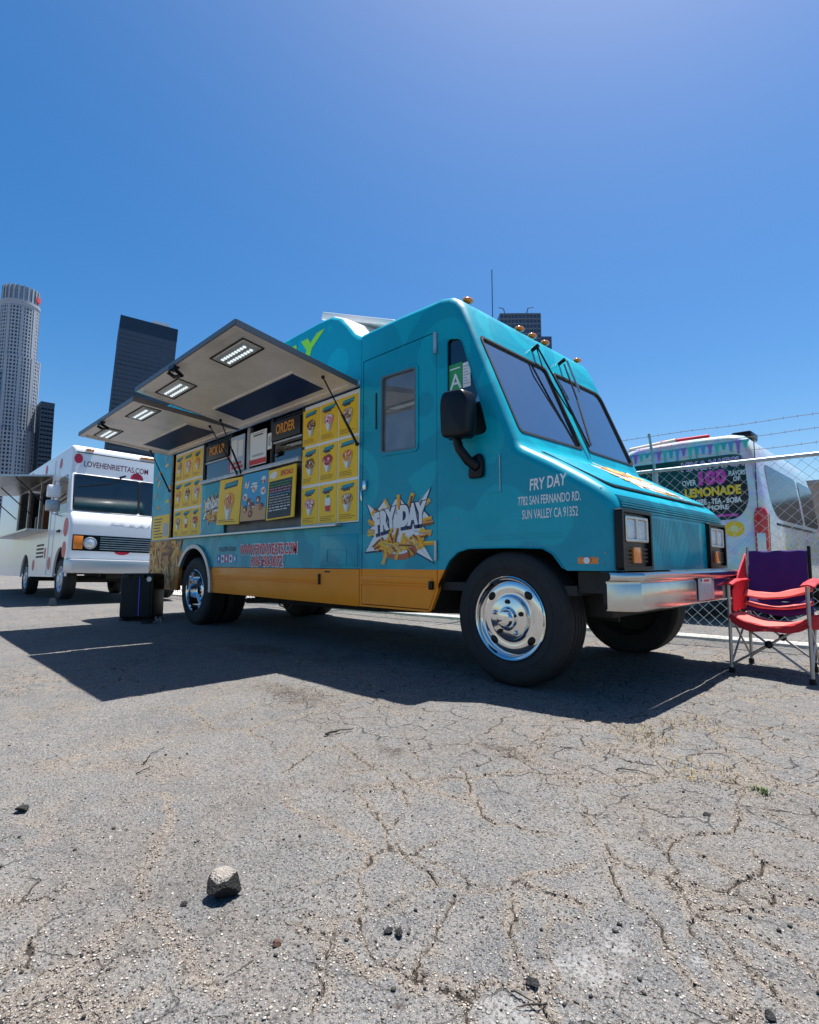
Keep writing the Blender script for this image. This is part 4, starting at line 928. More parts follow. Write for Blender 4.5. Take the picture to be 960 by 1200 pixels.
# lower middle: turquoise board with the burst, dark steel behind the hung boards
def burst(fn, cu, cv, s, parent, lay=.003, small=False):
    """the painted burst: white spikes, chips flying out of a bowl, lettering"""
    rd = random.Random(11); V_ = .70; sc = lambda P: [(cu + x * s, cv + y * s * V_) for x, y in P]
    spikes = [(-.50, .40), (-.34, .27), (-.21, .43), (-.12, .28), (-.04, .42), (.03, .43), (.14, .27), (.27, .30), (.46, .52), (.36, .22), (.44, .12), (.36, -.02), (.44, -.12), (.32, -.20), (.50, -.52), (.20, -.34), (.05, -.42), (-.16, -.33), (-.52, -.36), (-.38, -.12), (-.47, -.02), (-.37, .06)]
    big = [(x * 1.05, y * 1.06 - .008) for x, y in spikes]
    a = G().flat(sc(big), fn, lay).build('burst_outline', PRB, parent)
    G().flat(sc(spikes), fn, lay + .001).build('burst_star', PRW, parent)
    g = G().use(0)
    for i in range(0, len(spikes), 2): x, y = spikes[i]; g.flat(sc([(x * .9, y * .9), (x * .55 - .03, y * .5), (x * .55 + .015, y * .5 - .03)]), fn, lay + .0015)
    g.build('burst_shading', PRGREY, parent)
    G().flat(sc(ell(.02, -.34, .27, .15, 18)), fn, lay + .002).build('bowl', mat('rust print', (.50, .12, .05), .5), parent)
    G().flat(sc(ell(.0, -.30, .20, .11, 16)), fn, lay + .0022).build('bowl_shine', PRW, parent)
    g = G(); N = 0
    def chip(x, y, L, w, t, up=0):
        nonlocal N; N += 1; c_, s_ = math.cos(t), math.sin(t); P = [(-L, -w), (L, -w * .9), (L, w), (-L, w * .9)]
        Q = [(x + a * c_ - b * s_, y + a * s_ + b * c_) for a, b in P]; g.use([BR_, O_, TA_][N % 3]); g.flat(sc(Q), fn, lay + .003 + N * .00006)
        g.use([O_, Y_, Y_][N % 3]); g.flat(sc([Q[3], Q[2], ((Q[2][0] * .6 + Q[1][0] * .4), (Q[2][1] * .6 + Q[1][1] * .4)), ((Q[3][0] * .6 + Q[0][0] * .4), (Q[3][1] * .6 + Q[0][1] * .4))]), fn, lay + .00303 + N * .00006)
    for x, y, t in ((-.36, .20, 2.3), (-.22, .22, 1.9), (.02, .34, 1.7), (.20, .40, 1.2), (.40, .30, .7), (.42, .02, .1), (.40, -.10, -.5), (-.40, -.04, 3.0), (-.38, .06, 2.7), (.44, -.26, .0), (-.2, -.48, 1.2), (-.30, -.28, .4)): chip(x, y, .085, .030, t)
    for k in range(14): a_ = k * .449 + .2; chip(math.cos(a_) * .41, math.sin(a_) * .40 + .0, .085, .026, a_ + rd.uniform(-.35, .35))
    for k in range(34): chip(rd.uniform(-.24, .36), rd.uniform(-.34, -.10), rd.uniform(.07, .11), .022, rd.uniform(-.7, 2.4))
    tag(g.build('painted_chips', PALETTE, parent), kind='stuff')
    for dm, (mm, of, w) in enumerate(((PRB, .16, .0048), (PRW, .075, .0056))):
        dx = .012 if dm == 0 else 0
        text('FRY', .27 * s * V_, fn, cu + (-.36 + dx) * s, cv + (-.06 - dx * 1.6) * s * V_, lay + w, 'lettering', mm, parent, width=.37 * s, shear=.12, off=of, rot=.17)
        text('DAY', .27 * s * V_, fn, cu + (.03 + dx) * s, cv + (.02 - dx * 1.6) * s * V_, lay + w, 'lettering', mm, parent, width=.40 * s, shear=.12, off=of, rot=.06)
tb = G().box(-6.925, -6.27, YR + .006, YR + .02, 1.168, 1.832).build('burst_board', TEAL, ft)
burst(side(YR + .005), -6.60, 1.50, .52, tb)
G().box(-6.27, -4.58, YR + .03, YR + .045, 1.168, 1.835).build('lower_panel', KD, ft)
lg = G().box(-3.2, -3.19, YR + .0, YR + .003, 1.09, 1.10)
logo = empty('door_logo_anchor', (-3.13, YR, 1.09), None, None) if False else None
lb = G().plate(rrect(-3.50, .845, -2.76, 1.34, .2), [], S, -.0065, -.0062) if False else None
dl = G().flat(ell(-3.13, 1.09, .2, .1, 12), side(YR + .0035), .0).build('logo_base', PRB, door)
burst(side(YR + .004), -3.135, 1.095, .78, door)
# web address and phone number with white edging
for (s_, h_, x, z, w_) in (('WWW.FRYDAYEATS.COM', .108, -5.81, .90, 1.215), ('818-930-0072', .108, -5.555, .768, .70)):
    text(s_, h_, S, x, z, .003, 'lettering', PRW, ft, width=w_, off=.085); text(s_, h_, S, x + .010, z, .006, 'lettering', mat('bright red print', (.78, .012, .03), .45), ft, width=w_ - .025, off=.015)
text('FOLLOW US ON', .052, S, -6.36, .945, .003, 'lettering', PRK, ft, width=.44, off=.01)
for k, c in enumerate(((.05, .12, .5), (.75, .78, .8), (.6, .1, .3), (.8, .8, .82), (.1, .3, .6))):
    ic = G().flat(rrect(-6.40 + k * .105, .81, -6.31 + k * .105, .90, .015), S, .003).build('social_icon', mat('icon%d' % k, c, .5), ft)
    G().flat(ell(-6.355 + k * .105, .855, .022, .026, 8), S, .004).build('icon_mark', PRW if k not in (1, 3) else PRB, ic)
burst(hood, 4.15, .32, .84, bon, .016)

# -- awnings
AWM = mat('awning underside steel', (.80, .75, .70), .36, .40, var=.14, scale=2.5, rvar=.10)
LED = mat('led lamp', (.9, .95, 1), .3, emit=(.85, .97, 1), estr=.42); LEDB = mat('led tray', (.55, .60, .62), .3, .5)
NAVY = mat('navy panel', (.005, .028, .10), .45, spec=.15)
def awning(x0, x1, zo, lamps):
    h = Vector((0, 2.955, 2.395)); o = Vector((0, 1.765, zo)); d = (o - h); Lh = d.length; d.normalize(); nn_ = Vector((0, d.z, -d.y)); nn_ = nn_ if nn_.z > 0 else -nn_
    f = lambda u, v, w: (u, h.y + d.y * v + nn_.y * w, h.z + d.z * v + nn_.z * w)      # v outwards from the hinge, w upwards
    a = G().use(0).plate([(x0, .02), (x1, .02), (x1, Lh), (x0, Lh)], [], f, 0, .020)
    aw = a.build('awning', [AWM], ft)
    G().plate([(x0, .02), (x1, .02), (x1, Lh), (x0, Lh)], [], f, .0205, .030).build('awning_skin', TEAL, aw)
    fr = G()
    for a_, b_ in (((x0, .02), (x0 + .05, Lh)), ((x1 - .05, .02), (x1, Lh)), ((x0 + .05, Lh - .05), (x1 - .05, Lh)), ((x0 + .05, .02), (x1 - .05, .07))):
        fr.plate([(a_[0], a_[1]), (b_[0], a_[1]), (b_[0], b_[1]), (a_[0], b_[1])], [], f, -.014, -.0005)
    fr.build('awning_frame', AWM, aw)
    G().plate([(x0 - .006, Lh), (x1 + .006, Lh), (x1 + .006, Lh + .012), (x0 - .006, Lh + .012)], [], f, -.016, .033).build('edge_strip', mat('dark bronze edge', (.22, .19, .17), .45, .7), aw)
    for xe in (x0 - .012, x1): G().plate([(xe, .02), (xe + .012, .02), (xe + .012, Lh), (xe, Lh)], [], f, -.016, .033).build('edge_strip', MAT['dark bronze edge'], aw)
    G().plate([(x0 + .30, .145), (x1 - .32, .145), (x1 - .32, .495), (x0 + .30, .495)], [], f, -.010, -.0006).build('navy_panel', NAVY, aw)
    G().plate([(x0 + .285, .13), (x1 - .305, .13), (x1 - .305, .51), (x0 + .285, .51)], [[(x0 + .302, .147), (x1 - .322, .147), (x1 - .322, .493), (x0 + .302, .493)]], f, -.012, -.0006).build('panel_frame', AWM, aw)
    for xl in lamps:
        t = G().plate(rrect(xl - .25, .90, xl + .25, 1.04, .01), [], f, -.014, -.0006).build('lamp_tray', LEDB, aw)
        tr_ = G().plate(rrect(xl - .30, .87, xl + .30, 1.07, .01), [rrect(xl - .285, .885, xl + .285, 1.055, .01)], f, -.006, -.0006).build('tray_edge', DARKMET, aw)
        for r_ in (.935, .995):
            for k in range(9): G().plate(rrect(xl - .205 + k * .048, r_ - .013, xl - .175 + k * .048, r_ + .013, .008, 2), [], f, -.018, -.0142).build('led', LED, t)
    xm = (x0 + x1) / 2 - .12
    G().tube([f(xm - .06, Lh + .01, -.05), f(xm - .05, Lh - .05, -.075), f(xm + .05, Lh - .08, -.075), f(xm + .07, Lh + .0, -.05)], .018, 8).box(xm - .06, xm + .07, 1.75, 1.80, zo - .035, zo + .0).build('awning_handle', BLACKP, aw, smooth=60)
    for xs, s_ in ((x1 - .10, 1), (x0 + .10, -1)):
        p = Vector(f(xs, .32, -.03)); q = Vector((xs + s_ * .09, YR - .03, 1.86)); mid = p.lerp(q, .55)
        st_ = G().cyl(p, mid, .007, 8).cyl(mid, q, .012, 8).sphere(p, .018, 8, 5).sphere(q, .02, 8, 5).build('gas_strut', BLACKP, aw, smooth=50)
    return aw
awning(-5.80, -3.625, 2.585, (-4.07, -5.36)); awning(-8.00, -5.87, 2.50, (-6.27, -7.56))
# hung boards: things of their own that hang in front of the lower panel
def board(name, x0, x1, z0, z1, tilt, mats, label):
    o = G().box(-(x1 - x0) / 2, (x1 - x0) / 2, -.006, .006, 0, z1 - z0).build(name, mats)
    o.location = ((x0 + x1) / 2, YR - .05, z0); o.rotation_euler = (R(-3), R(tilt), 0); tag(o, label, 'menu board'); return o
loc = lambda u, v, w: (u, -.006 - w, v)
b1 = board('menu_board', -6.345, -5.765, 1.262, 1.822, 1.5, YEL, 'yellow poster board with one large food cone, hanging beside the turquoise logo board')
g = G(); dish(g, .0, .24, .30, .38, 'c', loc, random.Random(3), .002); g.build('food_picture', PALETTE, b1)
G().flat([(-.16, .435), (.17, .455), (.19, .53), (-.13, .505)], loc, .002).build('board_heading', PRB, b1); G().flat([(-.14, .455), (.16, .475), (.17, .52), (-.12, .50)], loc, .003).build('board_heading', PRT, b1)
g = G(); [g.flat(rrect(-.24, .03 + k * .022, .2 - .05 * k, .038 + k * .022, .0005), loc, .002) for k in range(2)]; g.build('board_print', PRBR, b1)
b2 = board('menu_board', -5.735, -5.165, 1.275, 1.825, .5, PRBL, 'sky blue poster board scattered with red food pictures above a sandy strip')
rd = random.Random(8); g = G().use(TA_).flat([(-.285, 0), (.285, 0), (.285, .13), (.1, .18), (-.15, .15), (-.285, .19)], loc, .0015); g.build('sandy_strip', PALETTE, b2)
for k, (x, z) in enumerate(((-.18, .42), (.19, .45), (-.2, .28), (.2, .32), (.0, .36), (-.18, .14), (-.02, .17), (.18, .15), (-.05, .08), (.1, .23), (-.1, .22))):
    g = G(); c = [R_, O_, PI_, W_, BR_]; g.use(BR_ if k > 4 else W_).flat(ell(x, z, .052, .044, 10, 0, .15, rd), loc, .002)
    for q in range(5): g.use(c[(q + k) % 5]).flat(ell(x + rd.uniform(-.03, .03), z + rd.uniform(-.025, .025), .02, .015, 7, rd.random() * 3, .2, rd), loc, .003 + q * .0002)
    g.build('food_picture', PALETTE, b2)
for z, w_ in ((.41, .12), (.375, .15)): G().flat(rrect(-w_ / 2 + .0, z, w_ / 2, z + .022, .002), loc, .0032).build('board_heading', PRW, b2)
b3 = board('menu_board', -5.145, -4.605, 1.262, 1.812, -1.2, YEL, 'black chalk menu board with a yellow border and red heading, under the order window')
G().flat(rrect(-.245, .015, .215, .42, .002), loc, .001).build('chalk_panel', PRK, b3)
text('SPECIALS', .052, loc, -.02, .46, .002, 'board_heading', PRR, b3, width=.24, off=.03)
G().flat(ell(-.16, .485, .07, .04, 14, 0, .2, rd), loc, .002).build('board_emblem', PRW, b3)
rd = random.Random(5)
for k in range(11):
    z = .385 - k * .029; c = [PRG, PRG, PRP, PRP, PRBL, PRGREY, PRGREY, PRGREY, PRGREY, PRW, PRW][k]
    g = G(); x = -.22
    while x < .15: L = rd.uniform(.03, .09); g.flat(rrect(x, z, min(x + L, .195), z + .009, .0008), loc, .002); x += L + .015
    g.build('chalk_line', c, b3)
# ------------------------------------------------------------------ white food truck behind, to the left
WY0, WY1, WX = 2.50, 4.70, -11.80
WT = empty('food_truck', (-14.5, 3.6, 0), 'white food truck with red polka dots and a web address above its windscreen', 'food truck')
WHT = mat('white truck paint', (.83, .83, .84), .3, var=.04, scale=2, coat=.3); REDDOT = mat('red dot vinyl', (.58, .015, .05), .4)
ws = side(WY0); wf = front(WX)
def wsp(u, v, w): return (u, WY0 + w, v)
wprof = [(-20.6, 3.10), (-12.25, 3.10), (-12.12, 3.07), (-12.07, 3.02), (-12.06, 2.94), (-12.03, 2.50), (-12.0, 2.48), (-11.93, 1.74), (-11.88, 1.68), (-11.82, 1.58), (-11.80, 1.45), (-11.80, .80)]
def loft(prof, ya, yb, r, m, name, parent, n=5):
    ss = [(ya + r * (1 - math.sin(math.pi / 2 * k / n)), r * (1 - math.cos(math.pi / 2 * k / n))) for k in range(n + 1)]; ss = ss[::-1] + [(ya + yb - y, d) for y, d in ss]
    g = G(); N = len(prof); rows = [[(x, y, z) for x, z in inset(prof, d)] for y, d in ss]
    g.add([p for q in rows for p in q], [(j * N + i, (j + 1) * N + i, (j + 1) * N + i + 1, j * N + i + 1) for j in range(len(rows) - 1) for i in range(N - 1)])
    return g.build(name, m, parent, smooth=45, fix=True)
loft(wprof, WY0, WY1, .06, WHT, 'cab_shell', WT)
wo = inset(wprof, .06); warc = [(-12.42 + .50 * math.cos(R(a)), .46 + .58 * math.sin(R(a))) for a in range(0, 181, 15)]
warc2 = [(-15.9 + .52 * math.cos(R(a)), .42 + .55 * math.sin(R(a))) for a in range(0, 181, 15)]
wout = [(-20.6, .44), (-16.42, .44)] + warc2[::-1] + [(-15.38, .44), (-12.92, .44)] + warc[::-1] + [(-11.92, .46), (-11.86, .80)] + wo[::-1]
wopen = [(-17.6, 1.42), (-13.55, 1.42), (-13.55, 2.62), (-17.6, 2.62)]; wwin = rpoly([(-13.05, 1.72), (-12.2, 1.72), (-12.25, 2.5), (-13.05, 2.5)], .05)
G().plate(wout, [wopen, wwin], wsp, 0, .04).build('side_wall', WHT, WT)
G().plate(wwin, [], wsp, .015, .02).build('door_pane', DKGLASS, WT)
G().box(-20.6, -20.55, WY0 + .05, WY1 - .05, .5, 3.05).build('rear_wall', WHT, WT); G().box(-20.6, -11.9, WY1 - .04, WY1, .5, 3.04).build('far_side_wall', WHT, WT)
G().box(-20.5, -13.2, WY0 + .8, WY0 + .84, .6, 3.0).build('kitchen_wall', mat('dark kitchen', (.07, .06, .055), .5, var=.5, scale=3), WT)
for k, x in enumerate((-17.0, -16.2, -15.1, -14.5, -14.0)): G().box(x, x + .12 + .1 * (k % 2), WY0 + .3, WY0 + .6, 1.42, 2.0 + .25 * (k % 3)).build('kitchen_unit', [STEEL, PRBR, PRO, STEEL, PRBR][k], WT)
for x in (-16.3, -14.9): G().box(x, x + .06, WY0 + .005, WY0 + .05, 1.42, 2.62).build('window_post', STEEL, WT)
wa1 = G().hexa([(-17.8, 1.50, 2.49), (-13.62, 1.50, 2.49), (-17.8, WY0 - .01, 2.62), (-13.62, WY0 - .01, 2.62), (-17.8, 1.50, 2.525), (-13.62, 1.50, 2.525), (-17.8, WY0 - .01, 2.66), (-13.62, WY0 - .01, 2.66)]).build('awning', STEEL, WT)
for x in (-13.75, -15.7, -17.6): G().cyl((x, 1.85, 2.53), (x, WY0 - .02, 1.95), .014, 6).build('awning_strut', BLACKP, wa1)
G().hexa([(-17.8, 2.10, 1.42), (-13.62, 2.10, 1.42), (-17.8, WY0 - .002, 1.42), (-13.62, WY0 - .002, 1.42), (-17.8, 2.10, 1.455), (-13.62, 2.10, 1.455), (-17.8, WY0 - .002, 1.455), (-13.62, WY0 - .002, 1.455)]).build('counter_shelf', STEEL, WT)
G().box(-13.62, -13.50, WY0 - .012, WY0 - .001, .48, 2.95).build('door_post', WHT, WT); G().box(-13.13, -13.10, WY0 - .008, WY0 - .001, .48, 2.8).build('door_post', WHT, WT)
for k in range(4): G().box(-14.65, -13.95, WY0 - .008, WY0 - .001, .86 + k * .085, .90 + k * .085).build('louvre', SEAL, WT)
G().box(-12.75, -12.55, WY0 - .03, WY0 - .001, 1.34, 1.39).build('door_handle', BLACKP, WT)
for i, (x, z, a) in enumerate(((-12.10, 1.42, .19), (-12.12, .98, .16), (-13.3, .72, .14), (-13.75, .95, .12), (-14.9, .70, .13), (-14.4, 2.86, .12), (-16.0, 2.9, .12), (-13.0, 2.82, .11))):
    G().flat(ell(x, z, a, a, 22), ws, .003).build('red_dot', REDDOT, WT)
# front: header panel, dots, lettering, windscreen
def hdr(u, v, w): t = (v - 2.50) / .44; return (-12.03 - .03 * t + w + .001, u, v)
def wsc(u, v, w): t = (v - 1.74) / .74; return (-11.93 - .07 * t + w, u, v)
G().box(-12.062, -12.045, WY0 + .06, WY1 - .06, 2.925, 2.94).build('header_seam', SEAL, WT)
text('LOVEHENRIETTAS.COM', .115, hdr, 2.70, 2.655, .004, 'lettering', mat('maroon print', (.18, .015, .06), .45), WT, width=1.22, off=.012)
G().flat(ell(2.60, 2.80, .075, .10, 24), hdr, .004).build('red_dot', REDDOT, WT)
G().flat([(3.70 + .13 * math.cos(R(a)), 2.515 + .14 * math.sin(R(a))) for a in range(0, 181, 12)], hdr, .004).build('red_dot', REDDOT, WT)
for (a, b) in ((2.56, 3.73), (3.765, 4.64)):
    p = G().plate(rrect(a, 1.77, b, 2.46, .06), [], wsc, .004, .010).build('windscreen_pane', mat('dark windscreen', (.012, .022, .035), .03, coat=.6), WT)
    G().plate(rrect(a - .02, 1.75, b + .02, 2.48, .07), [rrect(a + .004, 1.774, b - .004, 2.456, .06)], wsc, .002, .016).build('rubber_seal', SEAL, p)
w = G().tube([wsc(3.42, 2.52, .05), wsc(3.20, 2.36, .04), wsc(2.62, 2.22, .03)], .010, 6).build('wiper', BLACKP, WT); G().tube([wsc(3.34, 2.50, .04), wsc(3.46, 2.55, .05)], .02, 6).build('wiper_pivot', BLACKP, w)
for y, L in ((2.72, .09), (2.82, .04), (3.75, .22), (3.95, .2), (4.15, .12)): G().box(-12.075, -12.03, y, y + L, 2.985, 3.03).build('roof_marker', AMBER, WT, bevel=.008)
G().plate(rrect(2.56, .955, 4.62, 1.265, .02), [], wf, -.02, .004).build('lamp_band', BLACKP, WT)
for y0_, s_ in ((2.575, 1), (4.435, 1)): G().plate(rrect(y0_, .985, y0_ + .165, 1.24, .01), [], wf, .004, .018).build('turn_signal', AMBER, WT, bevel=.005)
for yc in (2.865, 4.31):
    hl_ = G().lathe([(.118, 0), (.118, .014), (.10, .02), (.095, .008)], (WX + .004, yc, 1.11), (1, 0, 0), 24).build('headlamp_ring', GALV, WT, smooth=40)
    G().lathe([(.096, .008), (.07, .022), (0, .03)], (WX + .004, yc, 1.11), (1, 0, 0), 24).build('headlamp', LAMPG, hl_, smooth=50)
for k in range(6): G().box(WX + .005, WX + .02, 3.04, 4.14, .99 + k * .045, 1.008 + k * .045).build('grille_slat', GALV, WT)
G().hexa([(WX - .2, WY0 - .02, .52), (WX + .14, WY0 + .03, .52), (WX - .2, WY1 + .02, .52), (WX + .14, WY1 - .03, .52), (WX - .2, WY0 - .02, .79), (WX + .16, WY0 + .03, .79), (WX - .2, WY1 + .02, .79), (WX + .16, WY1 - .03, .79)]).build('bumper', mat('silver bumper', (.62, .63, .65), .35, .5), WT, bevel=.03)
G().flat([(3.45 + .14 * math.cos(R(a)), .955 + .06 * math.sin(R(a))) for a in range(180, 361, 15)], wf, .006).build('red_dot', REDDOT, WT)
pts = [(3.2 + .055 * k, 1.50 + .045 * math.sin(k * 1.9) + (.05 if k in (2, 3) else 0), .0) for k in range(15)]
G().tube([(WX + .006 - max(0, (z - 1.45)) * .16, y, z) for y, z, _ in pts], .003, 4).build('script_flourish', PRK, WT)
mr = G().box(-12.55, -12.43, WY0 - .30, WY0 - .06, 2.02, 2.27).build('mirror', WHT, WT, bevel=.03); G().box(-12.55, -12.43, WY0 - .30, WY0 - .06, 1.74, 1.97).build('mirror_lower', GALV, mr, bevel=.03)
G().tube([(-12.5, WY0, 2.36), (-12.5, WY0 - .18, 2.36), (-12.5, WY0 - .18, 1.70), (-12.5, WY0, 1.66)], .014, 6).build('mirror_arm', GALV, mr)
def wheel2(x, y, parent, out=True, r=.40, steelrim=True):
    o = (x, y, r); w = G().lathe([(.25, .09), (.30, .115), (.36, .115), (.392, .10), (r, .08), (r, .03), (r - .008, .028), (r - .008, .015), (r, .013), (r, -.08), (.38, -.11), (.25, -.09)], o, (0, -1, 0), 40).build('wheel', RUBBER, parent, smooth=40, fix=True)
    if out:
        G().lathe([(.255, .085), (.26, .10), (.245, .105), (.235, .08), (.21, .06), (.15, .075), (.13, .10), (.08, .105), (.07, .125), (0, .13)], o, (0, -1, 0), 40).build('rim', mat('white steel rim', (.66, .67, .69), .3, .3), w, smooth=40)
        for k in range(5): t = R(72 * k + 20); G().lathe([(0, .004), (.028, .003), (.03, 0)], (x + math.cos(t) * .185, y - .072, r + math.sin(t) * .185), (0, -1, 0), 10).build('hand_hole', BLACKP, w)
    return w
for x in (-12.42, -15.9):
    wheel2(x, WY0 + .14, WT); wheel2(x, WY1 - .14, WT, False)
G().box(-18.3, -12.0, 3.2, 3.3, .5, .68).box(-18.3, -12.0, 3.9, 4.0, .5, .68).build('chassis_frame', DARKMET, WT)
G().cyl((-12.42, WY0 + .2, .4), (-12.42, WY1 - .2, .4), .06, 8).box(-13.0, -12.0, 3.25, 3.95, .42, .8).build('front_axle', DARKMET, WT); G().cyl((-15.9, WY0 + .2, .4), (-15.9, WY1 - .2, .4), .07, 8).build('rear_axle', DARKMET, WT)
G().box(-13.0, -11.9, WY0 + .6, WY0 + .63, .45, 1.0).build('wheel_well', DARKMET, WT)
WT.rotation_euler = (R(-1.6), R(-.7), 0); WT.location.z = .03
ck = G().hexa([(-11.98, 2.28, 0), (-11.80, 2.28, 0), (-11.98, 2.42, 0), (-11.80, 2.42, 0), (-11.90, 2.31, .15), (-11.86, 2.31, .15), (-11.90, 2.39, .15), (-11.86, 2.39, .15)]).build('wheel_chock', mat('grey chock', (.16, .14, .12), .8), bevel=.01)
tag(ck, 'small grey wedge chock in front of the white truck\'s near front wheel', 'wheel chock')

# ------------------------------------------------------------------ painted van behind the fence
VN = empty('van', (-2.66, 10.9, 0), 'white delivery van in a colourful drink wrap parked behind the chain-link fence', 'van')
VX, VY = -2.66, 8.30
def van_skin():
    cs_ = [(-1.0, .42), (-1.02, .8), (-1.03, 1.25), (-.99, 1.7), (-.945, 2.1), (-.91, 2.32), (-.87, 2.48), (-.79, 2.57), (-.66, 2.605), (-.3, 2.62), (0, 2.625)]
    cs_ = cs_ + [(-x, z) for x, z in cs_[-2::-1]]; N = len(cs_)
    ys_ = [(0.0, .07, .07), (.02, .04, .04), (.06, .015, .015), (.14, .0, .0), (1.5, 0, 0), (3.9, 0, 0), (4.4, .03, .12), (4.7, .06, .35)]
    g = G(); rows = []
    for dy, ix, iz in ys_: rows.append([(VX + x * (1 - ix), VY + dy, .42 + (z - .42) * (1 - iz * .45)) for x, z in cs_])
    rows.append([(VX + x * .86, VY + 5.35, min(z, 1.15 + .1 * (1 - abs(x)))) for x, z in cs_]); rows.append([(VX + x * .8, VY + 5.6, min(z, .95)) for x, z in cs_])
    g.add([p for r in rows for p in r], [(j * N + i, j * N + i + 1, (j + 1) * N + i + 1, (j + 1) * N + i) for j in range(len(rows) - 1) for i in range(N - 1)])
    g.f.append(tuple(range(N))); g.m.append(0); g.f.append(tuple(range((len(rows) - 1) * N, len(rows) * N))[::-1]); g.m.append(0)
    return g
def van_mat():
    m = bpy.data.materials.new('van wrap'); m.use_nodes = True; n, l = nodes(m); b = n['Principled BSDF']; b.inputs['Roughness'].default_value = .25; b.inputs['Coat Weight'].default_value = .5
    g = n.new('ShaderNodeNewGeometry'); P = g.outputs['Position']; s = n.new('ShaderNodeSeparateXYZ'); l.new(P, s.inputs[0])
    mp = n.new('ShaderNodeMapping'); mp.inputs['Scale'].default_value = (1.2, 1.1, 2.6); mp.inputs['Rotation'].default_value = (R(28), 0, 0); l.new(P, mp.inputs[0])
    t = n.new('ShaderNodeTexNoise'); t.inputs['Scale'].default_value = 1.7; t.inputs['Detail'].default_value = 1.5; t.inputs['Distortion'].default_value = .8; l.new(mp.outputs[0], t.inputs['Vector'])
    r = n.new('ShaderNodeValToRGB'); e = r.color_ramp.elements; l.new(t.outputs['Fac'], r.inputs[0]); r.color_ramp.interpolation = 'EASE'
    e[0].position = .30; e[0].color = (.28, .55, .68, 1); e[1].position = .72; e[1].color = (.50, .35, .60, 1)
    for p, c in ((.40, (.62, .70, .74)), (.47, (.55, .58, .18)), (.50, (.70, .74, .76)), (.57, (.62, .38, .55)), (.62, (.68, .72, .76))): k = e.new(p); k.color = (*c, 1)
    a = n.new('ShaderNodeMapRange'); a.inputs[1].default_value = VY + .12; a.inputs[2].default_value = VY + .55; l.new(s.outputs[1], a.inputs[0])
    z = n.new('ShaderNodeMapRange'); z.inputs[1].default_value = 1.62; z.inputs[2].default_value = 1.42; l.new(s.outputs[2], z.inputs[0])
    mu = n.new('ShaderNodeMath'); mu.operation = 'MULTIPLY'; l.new(a.outputs[0], mu.inputs[0]); l.new(z.outputs[0], mu.inputs[1])
    q = n.new('ShaderNodeTexNoise'); q.inputs['Scale'].default_value = 2.4; q.inputs['Detail'].default_value = 2; q.inputs['Distortion'].default_value = 1.5; l.new(P, q.inputs['Vector'])
    hs = n.new('ShaderNodeHueSaturation'); hs.inputs['Saturation'].default_value = 2.6; hs.inputs['Value'].default_value = 1.15; l.new(q.outputs['Color'], hs.inputs['Color'])
    pm = n.new('ShaderNodeMix'); pm.data_type = 'RGBA'; pm.inputs[0].default_value = .30; pm.inputs[6].default_value = (.68, .75, .80, 1); l.new(hs.outputs[0], pm.inputs[7])
    mx = n.new('ShaderNodeMix'); mx.data_type = 'RGBA'; l.new(pm.outputs[2], mx.inputs[6]); l.new(mu.outputs[0], mx.inputs[0]); l.new(r.outputs[0], mx.inputs[7]); l.new(mx.outputs[2], b.inputs['Base Color'])
    return m
van_skin().build('body', van_mat(), VN, smooth=45, fix=True)
vf = side(VY)
vwin = rpoly([(-3.55, 1.40), (-1.96, 1.40), (-1.82, 1.62), (-1.86, 2.27), (-1.98, 2.31), (-3.42, 2.31), (-3.52, 2.2)], [.2, .12, .2, .05, .08, .08, .1])
vw = G().plate(vwin, [], vf, -.01, .006).build('rear_window', mat('black vinyl window', (.012, .013, .016), .12, coat=.4), VN)
PUR = mat('purple print', (.33, .13, .50), .45); MAG = mat('magenta print', (.60, .04, .35), .45)
text('MIX & MATCH', .115, vf, -2.26, 2.145, .008, 'lettering', PRW, vw, width=.80, off=.06, align='C'); text('MIX & MATCH', .115, vf, -2.26, 2.145, .010, 'lettering', PUR, vw, width=.785, off=.02, align='C')
text('100', .175, vf, -2.26, 1.925, .008, 'lettering', MAG, vw, width=.36, off=.07, align='C')
text('OVER', .075, vf, -2.66, 1.925, .008, 'lettering', PRW, vw, width=.19, off=.02); text('FLAVORS', .065, vf, -2.05, 2.01, .008, 'lettering', PRW, vw, width=.20, off=.02); text('OF', .06, vf, -2.0, 1.93, .008, 'lettering', PRW, vw, width=.09, off=.02)
text('LEMONADE', .115, vf, -2.27, 1.755, .008, 'lettering', YEL, vw, width=.72, off=.05, align='C')
text('COFFEE - TEA - BOBA', .07, vf, -2.25, 1.635, .008, 'lettering', PRW, vw, width=.68, off=.03, align='C'); text('& MORE', .06, vf, -2.25, 1.55, .008, 'lettering', PRW, vw, width=.36, off=.03, align='C')
G().flat(rrect(-2.72, 1.445, -1.96, 1.48, .01), vf, .008).build('pink_line', MAG, vw)
G().box(-1.735, -1.728, VY - .004, VY + .02, .6, 2.45).build('door_gap', SEAL, VN); G().box(-2.663, -2.657, VY - .004, VY + .02, .6, 1.38).build('door_gap', SEAL, VN)
for sx_ in (1, -1):
    xl = VX + sx_ * .955
    tl = G().plate(rpoly([(xl - .075, .86), (xl + .075, .86), (xl + .085, 1.45), (xl + .05, 1.54), (xl - .05, 1.54), (xl - .08, 1.42)], .03), [], vf, -.10, .025).build('tail_light', REDLENS, VN, bevel=.012)
    G().plate(rrect(xl - .05, .95, xl + .05, 1.20, .015), [], vf, .022, .03).build('reversing_lens', LAMPG, tl, bevel=.003)
G().flat(ell(-2.02, 1.27, .12, .11, 24), vf, .004).build('lemon_print', YEL, VN); G().flat(ell(-2.02, 1.27, .05, .045, 16), vf, .006).build('lemon_core', mat('pale lemon print', (.80, .75, .35), .5), VN)
